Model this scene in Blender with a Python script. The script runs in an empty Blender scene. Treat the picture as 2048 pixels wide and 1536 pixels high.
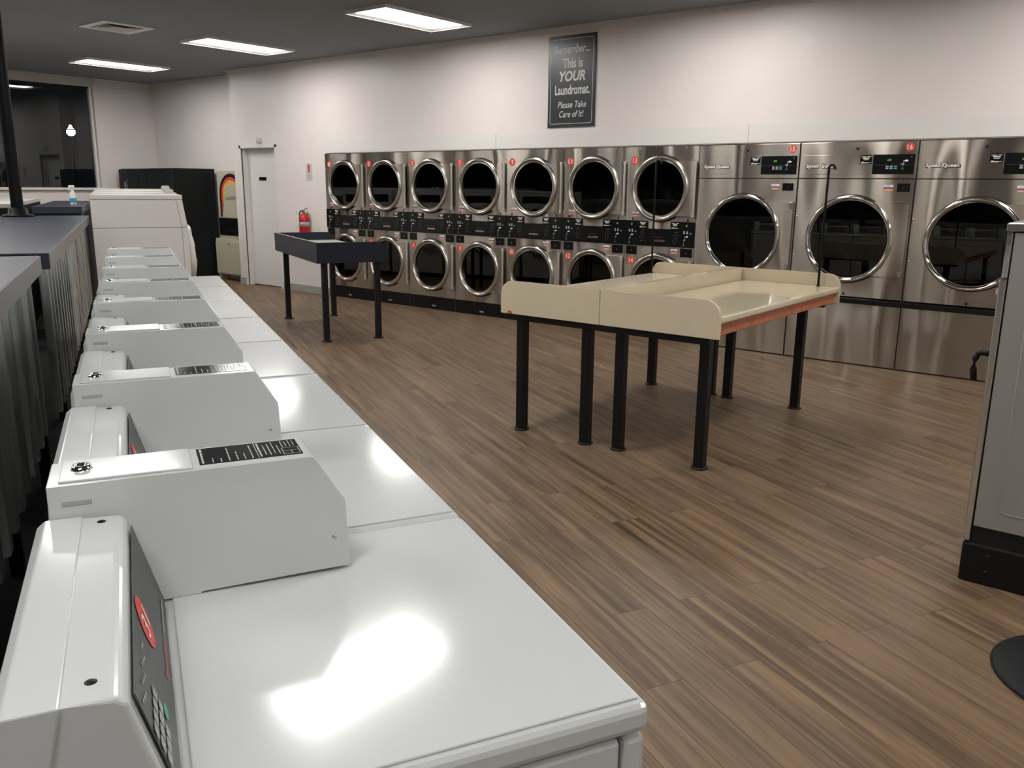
import bpy, bmesh, math, random
from mathutils import Matrix, Vector
random.seed(7)
SC = bpy.context.scene
COL = SC.collection
PI = math.pi

# ---------------------------------------------------------------- camera, world, exposure
H_CAM = 1.5417
yaw, pitch, roll, FPX = -0.6725, 0.2304, 0.0101, 1688.74
fw = Vector((math.sin(yaw) * math.cos(pitch), math.cos(yaw) * math.cos(pitch), -math.sin(pitch)))
rr = Vector((math.cos(yaw), -math.sin(yaw), 0.0))
uu = rr.cross(fw)
r2 = math.cos(roll) * rr + math.sin(roll) * uu
u2 = -math.sin(roll) * rr + math.cos(roll) * uu
cam_d = bpy.data.cameras.new('camera')
cam_d.sensor_fit = 'HORIZONTAL'; cam_d.sensor_width = 36.0; cam_d.lens = FPX / 2048.0 * 36.0
cam_d.clip_start = 0.02; cam_d.clip_end = 200
cam = bpy.data.objects.new('camera', cam_d); COL.objects.link(cam)
cam.matrix_world = Matrix(((r2.x, u2.x, -fw.x, 0), (r2.y, u2.y, -fw.y, 0), (r2.z, u2.z, -fw.z, H_CAM), (0, 0, 0, 1)))
SC.camera = cam
world = bpy.data.worlds.new('night'); SC.world = world; world.use_nodes = True
world.node_tree.nodes['Background'].inputs[0].default_value = (0.25, 0.32, 0.4, 1)
world.node_tree.nodes['Background'].inputs[1].default_value = 0.004
SC.view_settings.view_transform = 'Standard'; SC.view_settings.look = 'None'
SC.view_settings.gamma = 1; SC.view_settings.use_curve_mapping = False
SC.view_settings.exposure = 1.08
LIGHT_STRENGTH = 13.0
LIGHT_COLOR = (1.0, 0.97, 0.935, 1)
LIGHT_X = [-12.345, -9.445, -6.50, -3.50, -0.55, 2.40]
LIGHT_Y = [6.46, 3.0, -0.46]

# ---------------------------------------------------------------- measured layout
D = 7.757                       # dryer wall
X0, WS, WB = -9.499, 0.8029, 0.9932
CEIL = 3.18
XB = X0 + 7 * WS
TH = -1.0947
U = Vector((math.sin(TH), math.cos(TH), 0)); V = Vector((math.cos(TH), -math.sin(TH), 0))
O0 = Vector((-0.4316, 0.8245, 0)); PW = 0.66
ROW = math.atan2(V.y, V.x)      # rotation whose local x = V (to the aisle), local y = U (along the row)
def W(u, v, z=0.0): return O0 + U * u + V * v + Vector((0, 0, z))

# ---------------------------------------------------------------- materials
MATS = {}
def nodes_of(name):
    m = bpy.data.materials.new(name); m.use_nodes = True
    nt = m.node_tree
    return m, nt, nt.nodes['Principled BSDF'], nt.nodes, nt.links
def mat(name, col, rough=0.5, metal=0.0, spec=0.5, coat=0.0, bump=0.0, bscale=200, var=0.0, emit=None, es=0.0, vscale=3.0, crough=0.1):
    m, nt, b, N, L = nodes_of(name)
    b.inputs['Base Color'].default_value = (*col, 1)
    b.inputs['Roughness'].default_value = rough
    b.inputs['Metallic'].default_value = metal
    b.inputs['Specular IOR Level'].default_value = spec
    b.inputs['Coat Weight'].default_value = coat
    b.inputs['Coat Roughness'].default_value = crough
    if var > 0:
        tc = N.new('ShaderNodeTexCoord'); n = N.new('ShaderNodeTexNoise'); n.inputs['Scale'].default_value = vscale
        n.inputs['Detail'].default_value = 5
        L.new(tc.outputs['Object'], n.inputs['Vector'])
        r = N.new('ShaderNodeValToRGB')
        r.color_ramp.elements[0].position = 0.3; r.color_ramp.elements[1].position = 0.7
        r.color_ramp.elements[0].color = (*[c * (1 - var) for c in col], 1)
        r.color_ramp.elements[1].color = (*[min(1, c * (1 + var)) for c in col], 1)
        L.new(n.outputs['Fac'], r.inputs['Fac']); L.new(r.outputs['Color'], b.inputs['Base Color'])
    if bump > 0:
        tc = N.new('ShaderNodeTexCoord'); n = N.new('ShaderNodeTexNoise'); n.inputs['Scale'].default_value = bscale
        L.new(tc.outputs['Object'], n.inputs['Vector'])
        bp = N.new('ShaderNodeBump'); bp.inputs['Strength'].default_value = bump; bp.inputs['Distance'].default_value = 0.001
        L.new(n.outputs['Fac'], bp.inputs['Height']); L.new(bp.outputs['Normal'], b.inputs['Normal'])
    if emit:
        b.inputs['Emission Color'].default_value = (*emit, 1); b.inputs['Emission Strength'].default_value = es
    MATS[name] = m
    return m
mat('white_enamel', (0.555, 0.58, 0.58), 0.12, spec=0.5)
mat('washer_extractor_white', (0.66, 0.635, 0.60), 0.35)
mat('grey_enamel', (0.26, 0.245, 0.23), 0.5, bump=0.05, bscale=900)
mat('wall_paint', (0.75, 0.70, 0.675), 0.42, spec=0.35, bump=0.12, bscale=120, var=0.015)
mat('cream_laminate', (0.58, 0.50, 0.36), 0.08, spec=0.6, var=0.03, vscale=6)
mat('orange_wood_apron', (0.42, 0.13, 0.055), 0.45, var=0.3, vscale=25)
mat('navy_laminate', (0.008, 0.011, 0.022), 0.38, spec=0.35, var=0.15)
mat('counter_top', (0.030, 0.036, 0.055), 0.36, spec=0.5, var=0.12, vscale=40)
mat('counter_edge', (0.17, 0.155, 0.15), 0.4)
mat('sticker_black', (0.007, 0.008, 0.010), 0.13, spec=0.3)
mat('sticker_print', (0.42, 0.42, 0.41), 0.5)
mat('slot_shade', (0.36, 0.36, 0.355), 0.4)
mat('blue_grey_panel', (0.028, 0.034, 0.045), 0.45)
mat('black_metal', (0.005, 0.005, 0.0055), 0.42, spec=0.28)
mat('black_post', (0.004, 0.004, 0.0045), 0.5, spec=0.15)
mat('black_matte', (0.008, 0.009, 0.010), 0.6, spec=0.3)
mat('black_gloss', (0.006, 0.006, 0.007), 0.18, spec=0.45)
mat('vending_black', (0.004, 0.007, 0.008), 0.5, spec=0.3)
mat('chrome', (0.72, 0.71, 0.69), 0.09, metal=1)
mat('satin_steel', (0.60, 0.575, 0.53), 0.22, metal=1)
mat('aluminium', (0.70, 0.68, 0.64), 0.38, metal=0.85)
mat('red_decal', (0.72, 0.065, 0.045), 0.5)
mat('white_decal', (0.80, 0.80, 0.78), 0.5)
mat('grey_decal', (0.36, 0.37, 0.37), 0.5)
mat('dim_decal', (0.10, 0.10, 0.10), 0.5)
mat('dark_red_decal', (0.22, 0.02, 0.015), 0.5)
mat('green_button', (0.06, 0.36, 0.24), 0.5)
mat('orange_decal', (0.75, 0.22, 0.06), 0.5)
mat('violet_decal', (0.07, 0.06, 0.22), 0.5)
mat('yellow_decal', (0.75, 0.46, 0.06), 0.5)
mat('fascia_grey', (0.065, 0.07, 0.072), 0.45)
mat('green_display', (0.02, 0.1, 0.01), 0.5, emit=(0.2, 1.0, 0.05), es=0.35)
mat('dim_display', (0.01, 0.03, 0.01), 0.5, emit=(0.45, 0.6, 0.08), es=0.22)
mat('sign_board', (0.018, 0.022, 0.028), 0.33, spec=0.5)
mat('sign_letter', (0.62, 0.62, 0.58), 0.45)
mat('extinguisher_red', (0.42, 0.012, 0.015), 0.25)
mat('paper_tag', (0.75, 0.72, 0.66), 0.7)
mat('vent_paint', (0.55, 0.54, 0.53), 0.6)
mat('cream_metal', (0.50, 0.47, 0.36), 0.45)
mat('cove_base', (0.36, 0.35, 0.345), 0.5)
mat('rubber_hose', (0.02, 0.021, 0.022), 0.55)
mat('bottle_plastic', (0.78, 0.78, 0.76), 0.4)
mat('blue_label', (0.08, 0.35, 0.62), 0.5)
mat('drum_steel', (0.30, 0.27, 0.22), 0.4, metal=0.9)
mat('tabletop_grey', (0.50, 0.485, 0.42), 0.3)
mat('asphalt', (0.02, 0.02, 0.02), 0.9)
mat('lamp_diffuser', (1, 1, 1), 0.5, emit=LIGHT_COLOR[:3], es=LIGHT_STRENGTH)
mat('street_lamp_glow', (1, 1, 1), 0.5, emit=(1, 0.97, 0.92), es=9.0)
mat('fixture_white', (0.78, 0.78, 0.78), 0.5)
mat('trim_white', (0.72, 0.70, 0.67), 0.45)

def stainless(name, col, rough, tone=0.06):
    m, nt, b, N, L = nodes_of(name)
    b.inputs['Metallic'].default_value = 1; b.inputs['Roughness'].default_value = rough
    b.inputs['Anisotropic'].default_value = 0.97; b.inputs['Anisotropic Rotation'].default_value = 0.25
    uv = N.new('ShaderNodeTangent'); uv.direction_type = 'UV_MAP'; uv.uv_map = 'UVMap'
    L.new(uv.outputs[0], b.inputs['Tangent'])
    tc = N.new('ShaderNodeTexCoord'); mp = N.new('ShaderNodeMapping')
    mp.inputs['Scale'].default_value = (1.5, 1.5, 260)
    n = N.new('ShaderNodeTexNoise'); n.inputs['Scale'].default_value = 1.0; n.inputs['Detail'].default_value = 3
    L.new(tc.outputs['Object'], mp.inputs[0]); L.new(mp.outputs[0], n.inputs['Vector'])
    r = N.new('ShaderNodeValToRGB')
    r.color_ramp.elements[0].color = (*[c * (1 - tone) for c in col], 1)
    r.color_ramp.elements[1].color = (*[c * (1 + tone) for c in col], 1)
    L.new(n.outputs['Fac'], r.inputs['Fac']); L.new(r.outputs[0], b.inputs['Base Color'])
    # gentle oil-canning of the sheet
    n2 = N.new('ShaderNodeTexNoise'); n2.inputs['Scale'].default_value = 1.6; n2.inputs['Detail'].default_value = 0
    oi = N.new('ShaderNodeObjectInfo'); ad = N.new('ShaderNodeVectorMath'); ad.operation = 'ADD'
    L.new(tc.outputs['Object'], ad.inputs[0]); L.new(oi.outputs['Location'], ad.inputs[1]); m2 = N.new('ShaderNodeMapping'); m2.inputs['Scale'].default_value = (1.7, 1.0, 0.45); L.new(ad.outputs[0], m2.inputs[0]); L.new(m2.outputs[0], n2.inputs['Vector'])
    bp = N.new('ShaderNodeBump'); bp.inputs['Strength'].default_value = 1.0; bp.inputs['Distance'].default_value = 0.07
    L.new(n2.outputs['Fac'], bp.inputs['Height']); L.new(bp.outputs['Normal'], b.inputs['Normal'])
    MATS[name] = m
def galv():
    m, nt, b, N, L = nodes_of('galvanised')
    b.inputs['Metallic'].default_value = 0.95; b.inputs['Roughness'].default_value = 0.26
    tc = N.new('ShaderNodeTexCoord'); mp = N.new('ShaderNodeMapping'); mp.inputs['Scale'].default_value = (9, 9, 1.2)
    n = N.new('ShaderNodeTexNoise'); n.inputs['Scale'].default_value = 1; n.inputs['Detail'].default_value = 4
    L.new(tc.outputs['Object'], mp.inputs[0]); L.new(mp.outputs[0], n.inputs['Vector'])
    r = N.new('ShaderNodeValToRGB'); r.color_ramp.elements[0].position = 0.35; r.color_ramp.elements[1].position = 0.68
    r.color_ramp.elements[0].color = (0.22, 0.24, 0.235, 1); r.color_ramp.elements[1].color = (0.66, 0.68, 0.66, 1)
    L.new(n.outputs['Fac'], r.inputs['Fac']); L.new(r.outputs[0], b.inputs['Base Color'])
    bp = N.new('ShaderNodeBump'); bp.inputs['Strength'].default_value = 0.6; bp.inputs['Distance'].default_value = 0.02
    L.new(n.outputs['Fac'], bp.inputs['Height']); L.new(bp.outputs['Normal'], b.inputs['Normal'])
    MATS['galvanised'] = m
galv()
stainless('brushed_steel', (0.50, 0.455, 0.40), 0.235)

def make_floor_mat():
    m, nt, b, N, L = nodes_of('wood_planks')
    tc = N.new('ShaderNodeTexCoord'); mp = N.new('ShaderNodeMapping')
    mp.inputs['Rotation'].default_value = (0, 0, -math.atan2(U.y, U.x))
    L.new(tc.outputs['Object'], mp.inputs[0])
    br = N.new('ShaderNodeTexBrick'); br.offset = 0.37; br.offset_frequency = 2; br.squash = 1
    br.inputs['Scale'].default_value = 1.0
    br.inputs['Brick Width'].default_value = 1.22; br.inputs['Row Height'].default_value = 0.151
    br.inputs['Mortar Size'].default_value = 0.0014; br.inputs['Mortar Smooth'].default_value = 0.3
    br.inputs['Color1'].default_value = (0, 0, 0, 1); br.inputs['Color2'].default_value = (1, 1, 1, 1)
    br.inputs['Mortar'].default_value = (0.5, 0.5, 0.5, 1)
    L.new(mp.outputs[0], br.inputs['Vector'])
    # per plank offset of grain
    sep = N.new('ShaderNodeSeparateColor'); L.new(br.outputs['Color'], sep.inputs[0])
    off = N.new('ShaderNodeCombineXYZ')
    mu = N.new('ShaderNodeMath'); mu.operation = 'MULTIPLY'; mu.inputs[1].default_value = 37.0
    L.new(sep.outputs[0], mu.inputs[0]); L.new(mu.outputs[0], off.inputs[0]); L.new(mu.outputs[0], off.inputs[2])
    add = N.new('ShaderNodeVectorMath'); add.operation = 'ADD'
    L.new(mp.outputs[0], add.inputs[0]); L.new(off.outputs[0], add.inputs[1])
    def noise(sx, sy, detail, rough=0.6, dist=0.0):
        q = N.new('ShaderNodeMapping'); q.inputs['Scale'].default_value = (sx, sy, 1)
        L.new(add.outputs[0], q.inputs[0])
        n = N.new('ShaderNodeTexNoise'); n.inputs['Scale'].default_value = 1; n.inputs['Detail'].default_value = detail
        n.inputs['Roughness'].default_value = rough; n.inputs['Distortion'].default_value = dist
        L.new(q.outputs[0], n.inputs['Vector']); return n.outputs['Fac']
    streak = noise(0.75, 24, 5, 0.66, 0.25)
    fine = noise(3.0, 150, 3, 0.7)
    blot = noise(2.2, 7, 3, 0.5)
    r = N.new('ShaderNodeValToRGB'); e = r.color_ramp.elements
    e[0].position = 0.36; e[0].color = (0.032, 0.020, 0.012, 1)
    e[1].position = 0.64; e[1].color = (0.265, 0.175, 0.103, 1)
    k = e.new(0.5); k.color = (0.125, 0.081, 0.048, 1)
    a1 = N.new('ShaderNodeMath'); a1.operation = 'MULTIPLY_ADD'; a1.inputs[1].default_value = 0.62
    L.new(streak, a1.inputs[0])
    a2 = N.new('ShaderNodeMath'); a2.operation = 'MULTIPLY_ADD'; a2.inputs[1].default_value = 0.16; a2.inputs[2].default_value = 0.045
    L.new(fine, a2.inputs[0])
    a3 = N.new('ShaderNodeMath'); a3.operation = 'MULTIPLY_ADD'; a3.inputs[1].default_value = 0.16
    L.new(blot, a3.inputs[0]); L.new(a2.outputs[0], a3.inputs[2]); 
    a4 = N.new('ShaderNodeMath'); a4.operation = 'MULTIPLY_ADD'; a4.inputs[1].default_value = 0.07
    L.new(sep.outputs[0], a4.inputs[0]); L.new(a3.outputs[0], a4.inputs[2]); L.new(a4.outputs[0], a1.inputs[2])
    L.new(a1.outputs[0], r.inputs['Fac'])
    # greyer planks
    mixg = N.new('ShaderNodeMix'); mixg.data_type = 'RGBA'; mixg.blend_type = 'MIX'
    L.new(r.outputs['Color'], mixg.inputs[6]); mixg.inputs[7].default_value = (0.098, 0.070, 0.049, 1)
    g = N.new('ShaderNodeMath'); g.operation = 'MULTIPLY'; g.inputs[1].default_value = 0.45
    L.new(sep.outputs[0], g.inputs[0]); L.new(g.outputs[0], mixg.inputs[0])
    mort = N.new('ShaderNodeMix'); mort.data_type = 'RGBA'
    L.new(br.outputs['Fac'], mort.inputs[0]); L.new(mixg.outputs[2], mort.inputs[6]); mort.inputs[7].default_value = (0.035, 0.022, 0.014, 1)
    L.new(mort.outputs[2], b.inputs['Base Color'])
    b.inputs['Roughness'].default_value = 0.42
    rm = N.new('ShaderNodeMath'); rm.operation = 'MULTIPLY_ADD'; rm.inputs[1].default_value = -0.14; rm.inputs[2].default_value = 0.50
    L.new(fine, rm.inputs[0]); L.new(rm.outputs[0], b.inputs['Roughness'])
    b.inputs['Specular IOR Level'].default_value = 0.28
    bp = N.new('ShaderNodeBump'); bp.inputs['Strength'].default_value = 0.35; bp.inputs['Distance'].default_value = 0.0008
    L.new(fine, bp.inputs['Height']); L.new(bp.outputs['Normal'], b.inputs['Normal'])
    MATS['wood_planks'] = m
make_floor_mat()

def make_ceiling_mat():
    m, nt, b, N, L = nodes_of('grey_ceiling_tiles')
    tc = N.new('ShaderNodeTexCoord')
    mp = N.new('ShaderNodeMapping'); mp.inputs['Location'].default_value = (0.28, 0.10, 0)
    mp.inputs['Rotation'].default_value = (0, 0, PI / 2)
    L.new(tc.outputs['Object'], mp.inputs[0])
    br = N.new('ShaderNodeTexBrick'); br.offset = 0.0
    br.inputs['Scale'].default_value = 1; br.inputs['Brick Width'].default_value = 1.22; br.inputs['Row Height'].default_value = 0.59
    br.inputs['Mortar Size'].default_value = 0.006; br.inputs['Mortar Smooth'].default_value = 0.5
    br.inputs['Color1'].default_value = (0.225, 0.243, 0.265, 1); br.inputs['Color2'].default_value = (0.237, 0.255, 0.277, 1)
    br.inputs['Mortar'].default_value = (0.212, 0.228, 0.248, 1)
    L.new(mp.outputs[0], br.inputs['Vector']); L.new(br.outputs['Color'], b.inputs['Base Color'])
    b.inputs['Roughness'].default_value = 0.85
    n = N.new('ShaderNodeTexNoise'); n.inputs['Scale'].default_value = 90; L.new(tc.outputs['Object'], n.inputs['Vector'])
    bp = N.new('ShaderNodeBump'); bp.inputs['Strength'].default_value = 0.3; bp.inputs['Distance'].default_value = 0.003
    L.new(n.outputs['Fac'], bp.inputs['Height']); L.new(bp.outputs['Normal'], b.inputs['Normal'])
    MATS['ceiling_tiles'] = m
make_ceiling_mat()

def glass(name, tint, ior=1.5, rough=0.0, boost=1.0):
    m = bpy.data.materials.new(name); m.use_nodes = True; nt = m.node_tree; N = nt.nodes; L = nt.links
    N.remove(N['Principled BSDF']); out = N['Material Output']
    t = N.new('ShaderNodeBsdfTransparent'); t.inputs[0].default_value = (*tint, 1)
    g = N.new('ShaderNodeBsdfGlossy'); g.inputs['Roughness'].default_value = rough; g.inputs[0].default_value = (1, 1, 1, 1)
    f = N.new('ShaderNodeFresnel'); f.inputs[0].default_value = ior
    mu = N.new('ShaderNodeMath'); mu.operation = 'MULTIPLY'; mu.inputs[1].default_value = boost; mu.use_clamp = True
    mx = N.new('ShaderNodeMixShader')
    L.new(f.outputs[0], mu.inputs[0]); L.new(mu.outputs[0], mx.inputs[0]); L.new(t.outputs[0], mx.inputs[1]); L.new(g.outputs[0], mx.inputs[2])
    L.new(mx.outputs[0], out.inputs[0]); MATS[name] = m
glass('window_glass', (0.75, 0.78, 0.78), boost=1.0)
glass('door_glass', (0.13, 0.14, 0.14), boost=1.0)

# ---------------------------------------------------------------- mesh helpers
class MB:
    """collects shapes in one mesh"""
    def __init__(s): s.bm = bmesh.new(); s.mats = []
    def _mark(s, before, m):
        if m not in s.mats: s.mats.append(m)
        i = s.mats.index(m)
        for f in s.bm.faces:
            if f not in before: f.material_index = i
    def do(s, fn, m):
        before = set(s.bm.faces); fn(); s._mark(before, m); return s
    def box(s, x0, x1, y0, y1, z0, z1, m, r=0.0, seg=2, axis=None, M=None):
        def fn():
            tmp = bmesh.new()
            vs = [tmp.verts.new((x, y, z)) for x in (x0, x1) for y in (y0, y1) for z in (z0, z1)]
            for q in ((0, 1, 3, 2), (4, 6, 7, 5), (0, 4, 5, 1), (2, 3, 7, 6), (0, 2, 6, 4), (1, 5, 7, 3)):
                tmp.faces.new([vs[k] for k in q])
            if r > 0:
                es = []
                for e in tmp.edges:
                    d = (e.verts[1].co - e.verts[0].co)
                    a = 'xyz'[max(range(3), key=lambda k: abs(d[k]))]
                    if axis is None or a in axis: es.append(e)
                bmesh.ops.bevel(tmp, geom=es, offset=r, segments=seg, profile=0.5, affect='EDGES', clamp_overlap=True)
            s._merge(tmp, M)
        return s.do(fn, m)
    def _merge(s, tmp, M=None):
        bmesh.ops.recalc_face_normals(tmp, faces=tmp.faces)
        if M is not None: bmesh.ops.transform(tmp, matrix=M, verts=tmp.verts)
        vm = {v: s.bm.verts.new(v.co) for v in tmp.verts}
        for f in tmp.faces:
            try: s.bm.faces.new([vm[v] for v in f.verts]).smooth = f.smooth
            except ValueError: pass
        tmp.free()
    def prism(s, pts, axis, a, b, m, r=0.0, seg=2, M=None):
        """2D outline extruded along axis; pts are the other two coordinates in x<y<z order"""
        def P(p, t):
            return {'x': (t, p[0], p[1]), 'y': (p[0], t, p[1]), 'z': (p[0], p[1], t)}[axis]
        def fn():
            tmp = bmesh.new()
            A = [tmp.verts.new(P(p, a)) for p in pts]; B = [tmp.verts.new(P(p, b)) for p in pts]
            n = len(pts)
            tmp.faces.new(A[::-1]); tmp.faces.new(B)
            for i in range(n): tmp.faces.new((A[i], A[(i + 1) % n], B[(i + 1) % n], B[i]))
            if r > 0:
                bmesh.ops.bevel(tmp, geom=list(tmp.edges), offset=r, segments=seg, profile=0.5, affect='EDGES', clamp_overlap=True)
            s._merge(tmp, M)
        return s.do(fn, m)
    def cyl(s, p0, p1, r0, m, r1=None, n=24, smooth=True, caps=True):
        r1 = r0 if r1 is None else r1
        def fn():
            a, b = Vector(p0), Vector(p1); d = (b - a)
            q = d.to_track_quat('Z', 'Y').to_matrix()
            A, B = [], []
            for i in range(n):
                t = 2 * PI * i / n; o = Vector((math.cos(t), math.sin(t), 0))
                A.append(s.bm.verts.new(a + q @ (o * r0))); B.append(s.bm.verts.new(b + q @ (o * r1)))
            for i in range(n):
                f = s.bm.faces.new((A[i], A[(i + 1) % n], B[(i + 1) % n], B[i])); f.smooth = smooth
            if caps: s.bm.faces.new(A[::-1]); s.bm.faces.new(B)
        return s.do(fn, m)
    def lathe(s, prof, m, c=(0, 0, 0), axis='z', n=48, sign=1, smooth=True):
        """prof: (radius, height) along axis"""
        def P(r_, h, t):
            if axis == 'z': return (c[0] + r_ * math.cos(t), c[1] + r_ * math.sin(t), c[2] + h)
            if axis == 'y': return (c[0] + r_ * math.cos(t), c[1] + sign * h, c[2] + r_ * math.sin(t))
            return (c[0] + sign * h, c[1] + r_ * math.cos(t), c[2] + r_ * math.sin(t))
        def fn():
            rings = []
            for r_, h in prof:
                if r_ < 1e-6: rings.append([s.bm.verts.new(P(0, h, 0))])
                else: rings.append([s.bm.verts.new(P(r_, h, 2 * PI * i / n)) for i in range(n)])
            for A, B in zip(rings, rings[1:]):
                for i in range(n):
                    j = (i + 1) % n
                    a = [A[0], A[0]] if len(A) == 1 else [A[i], A[j]]
                    b = [B[0], B[0]] if len(B) == 1 else [B[i], B[j]]
                    vs = []
                    for v in (a[0], a[1], b[1], b[0]):
                        if v not in vs: vs.append(v)
                    if len(vs) > 2: s.bm.faces.new(vs).smooth = smooth
        return s.do(fn, m)
    def tube(s, pts, r, m, n=10):
        def fn():
            P = [Vector(p) for p in pts]; rings = []
            up = Vector((0, 0, 1))
            for i, p in enumerate(P):
                d = (P[min(i + 1, len(P) - 1)] - P[max(i - 1, 0)]).normalized()
                x = d.cross(up)
                if x.length < 1e-3: x = d.cross(Vector((0, 1, 0)))
                x.normalize(); y = d.cross(x).normalized()
                rings.append([s.bm.verts.new(p + (x * math.cos(2 * PI * k / n) + y * math.sin(2 * PI * k / n)) * r) for k in range(n)])
            for A, B in zip(rings, rings[1:]):
                for k in range(n): s.bm.faces.new((A[k], A[(k + 1) % n], B[(k + 1) % n], B[k])).smooth = True
            s.bm.faces.new(rings[0][::-1]); s.bm.faces.new(rings[-1])
        return s.do(fn, m)
    def raw(s, verts, faces, m, smooth=False):
        def fn():
            vs = [s.bm.verts.new(v) for v in verts]
            for f in faces: s.bm.faces.new([vs[i] for i in f]).smooth = smooth
        return s.do(fn, m)
    def build(s, name, parent=None, loc=None, fix=True):
        if fix: bmesh.ops.recalc_face_normals(s.bm, faces=s.bm.faces)
        uvl = s.bm.loops.layers.uv.new('UVMap')
        for f in s.bm.faces:
            for l in f.loops:
                c = l.vert.co; l[uvl].uv = (c.x + 0.31 * c.y, c.z)
        me = bpy.data.meshes.new(name); s.bm.to_mesh(me); s.bm.free()
        for m in s.mats: me.materials.append(MATS[m])
        o = bpy.data.objects.new(name, me); COL.objects.link(o)
        if parent: o.parent = parent
        if loc: o.location = loc
        return o

def thing(name, label, cat, loc=(0, 0, 0), rz=0.0, group=None):
    o = bpy.data.objects.new(name, None); COL.objects.link(o); o.empty_display_size = 0.1
    o.location = loc; o.rotation_euler = (0, 0, rz); o['label'] = label; o['category'] = cat
    if group: o['group'] = group
    return o
def tag(o, label, cat, group=None):
    o['label'] = label; o['category'] = cat
    if group: o['group'] = group
    return o
def struct(o): o['kind'] = 'structure'; return o
def kids(o): return [c for c in COL.objects if c.parent == o]
def dup(root, loc=None, rz=None, label=None):
    def cp(o, par):
        c = o.copy(); COL.objects.link(c)
        if par: c.parent = par
        for k in [k for k in ALL if k.parent == o]: cp(k, c)
        return c
    ALL = list(COL.objects)
    r = cp(root, None)
    if loc is not None: r.location = loc
    if rz is not None: r.rotation_euler = (0, 0, rz)
    if label: r['label'] = label
    return r

_tc = {}
def text_mb(mb, s, origin, right, up, w, h, m, ext=0.0006, shear=0.0, bold=0.0, keep=False):
    """text fitted in a w x h box centred at origin on the plane right/up"""
    key = (s, shear, bold)
    if key not in _tc:
        cu = bpy.data.curves.new('t', 'FONT'); cu.body = s; cu.shear = shear; cu.offset = bold
        cu.resolution_u = 3; cu.align_x = 'CENTER'
        o = bpy.data.objects.new('t', cu); COL.objects.link(o)
        dg = bpy.context.evaluated_depsgraph_get(); dg.update()
        me = bpy.data.meshes.new_from_object(o.evaluated_get(dg))
        vs = [tuple(v.co) for v in me.vertices]; fs = [tuple(p.vertices) for p in me.polygons]
        bpy.data.objects.remove(o); bpy.data.curves.remove(cu); bpy.data.meshes.remove(me)
        _tc[key] = (vs, fs)
    vs, fs = _tc[key]
    xs = [v[0] for v in vs]; ys = [v[1] for v in vs]
    cx, cy = (min(xs) + max(xs)) / 2, (min(ys) + max(ys)) / 2
    sx, sy = w / (max(xs) - min(xs)), h / (max(ys) - min(ys))
    if keep: sx = sy = min(sx, sy)
    R_, U_ = Vector(right).normalized(), Vector(up).normalized(); Nn = R_.cross(U_)
    O = Vector(origin) + Nn * ext
    def fn():
        bv = [mb.bm.verts.new(O + R_ * (v[0] - cx) * sx + U_ * (v[1] - cy) * sy) for v in vs]
        for f in fs:
            try: mb.bm.faces.new([bv[i] for i in f])
            except ValueError: pass
    mb.do(fn, m)
def bars(mb, rows, m):
    """rows: list of (cx, cy, w, h) quads on a plane given by mb.plane = (origin, right, up, off)"""
    O, R_, U_, off = mb.plane; R_ = Vector(R_).normalized(); U_ = Vector(U_).normalized(); Nn = R_.cross(U_); O = Vector(O) + Nn * off
    for cx, cy, w, h in rows:
        mb.raw([O + R_ * (cx - w / 2) + U_ * (cy - h / 2), O + R_ * (cx + w / 2) + U_ * (cy - h / 2),
                O + R_ * (cx + w / 2) + U_ * (cy + h / 2), O + R_ * (cx - w / 2) + U_ * (cy + h / 2)], [(0, 1, 2, 3)], m)
def disc(mb, O, R_, U_, rx, ry, m, off=0.0, n=32):
    R_ = Vector(R_).normalized(); U_ = Vector(U_).normalized(); Nn = R_.cross(U_); O = Vector(O) + Nn * off
    mb.raw([O + R_ * rx * math.cos(2 * PI * i / n) + U_ * ry * math.sin(2 * PI * i / n) for i in range(n)], [tuple(range(n))], m)
EX, EZ = (1, 0, 0), (0, 0, 1)

# ================================================================ THE ROOM
XW, XE, YS = -14.4, 4.2, -3.6
YR = 8.05                       # wall of the recess by the vending machines
m = MB(); m.box(XW - 0.3, XE + 0.2, YS - 0.2, 9.2, -0.10, 0.0, 'wood_planks'); struct(m.build('floor'))
m = MB(); m.box(XW - 0.3, XE + 0.2, YS - 0.2, 9.2, CEIL, CEIL + 0.08, 'ceiling_tiles'); struct(m.build('ceiling'))
# dryer wall: opening for door and for the machines
DX0, DX1, DZ = -11.45, -10.62, 2.05
for q in ((-11.65, DX0, D, YR + 0.15, 0, CEIL), (DX0, DX1, D, D + 0.14, DZ, CEIL), (DX1, X0, D, D + 0.14, 0, CEIL),
          (X0, XE, D, D + 0.14, 1.945, CEIL), (XB + 3 * WB, XE, D, D + 0.14, 0, 1.945), (XW, -11.65, YR, YR + 0.15, 0, CEIL)):
    m = MB(); m.box(*q, 'wall_paint'); struct(m.build('wall_back'))
m = MB(); m.box(X0 + 0.03, XE, D - 0.012, D, 1.955, 2.12, 'trim_white')
struct(m.build('trim_1'))
for i, xx in enumerate((-6.441, -3.391)):
    m = MB(); m.box(xx - 0.0025, xx + 0.0025, D - 0.0135, D - 0.0115, 1.955, 2.12, 'grey_decal'); struct(m.build('trim_%d' % (i + 2)))
m = MB(); m.box(-11.675, XE, D - 0.018, D, 3.115, CEIL, 'trim_white'); struct(m.build('trim_4'))
m = MB(); m.box(-10.55, X0, D - 0.012, D, 0, 0.105, 'cove_base', r=0.003); m.box(-11.66, -11.50, D - 0.012, D, 0, 0.105, 'cove_base')
struct(m.build('baseboard_back'))
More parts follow.
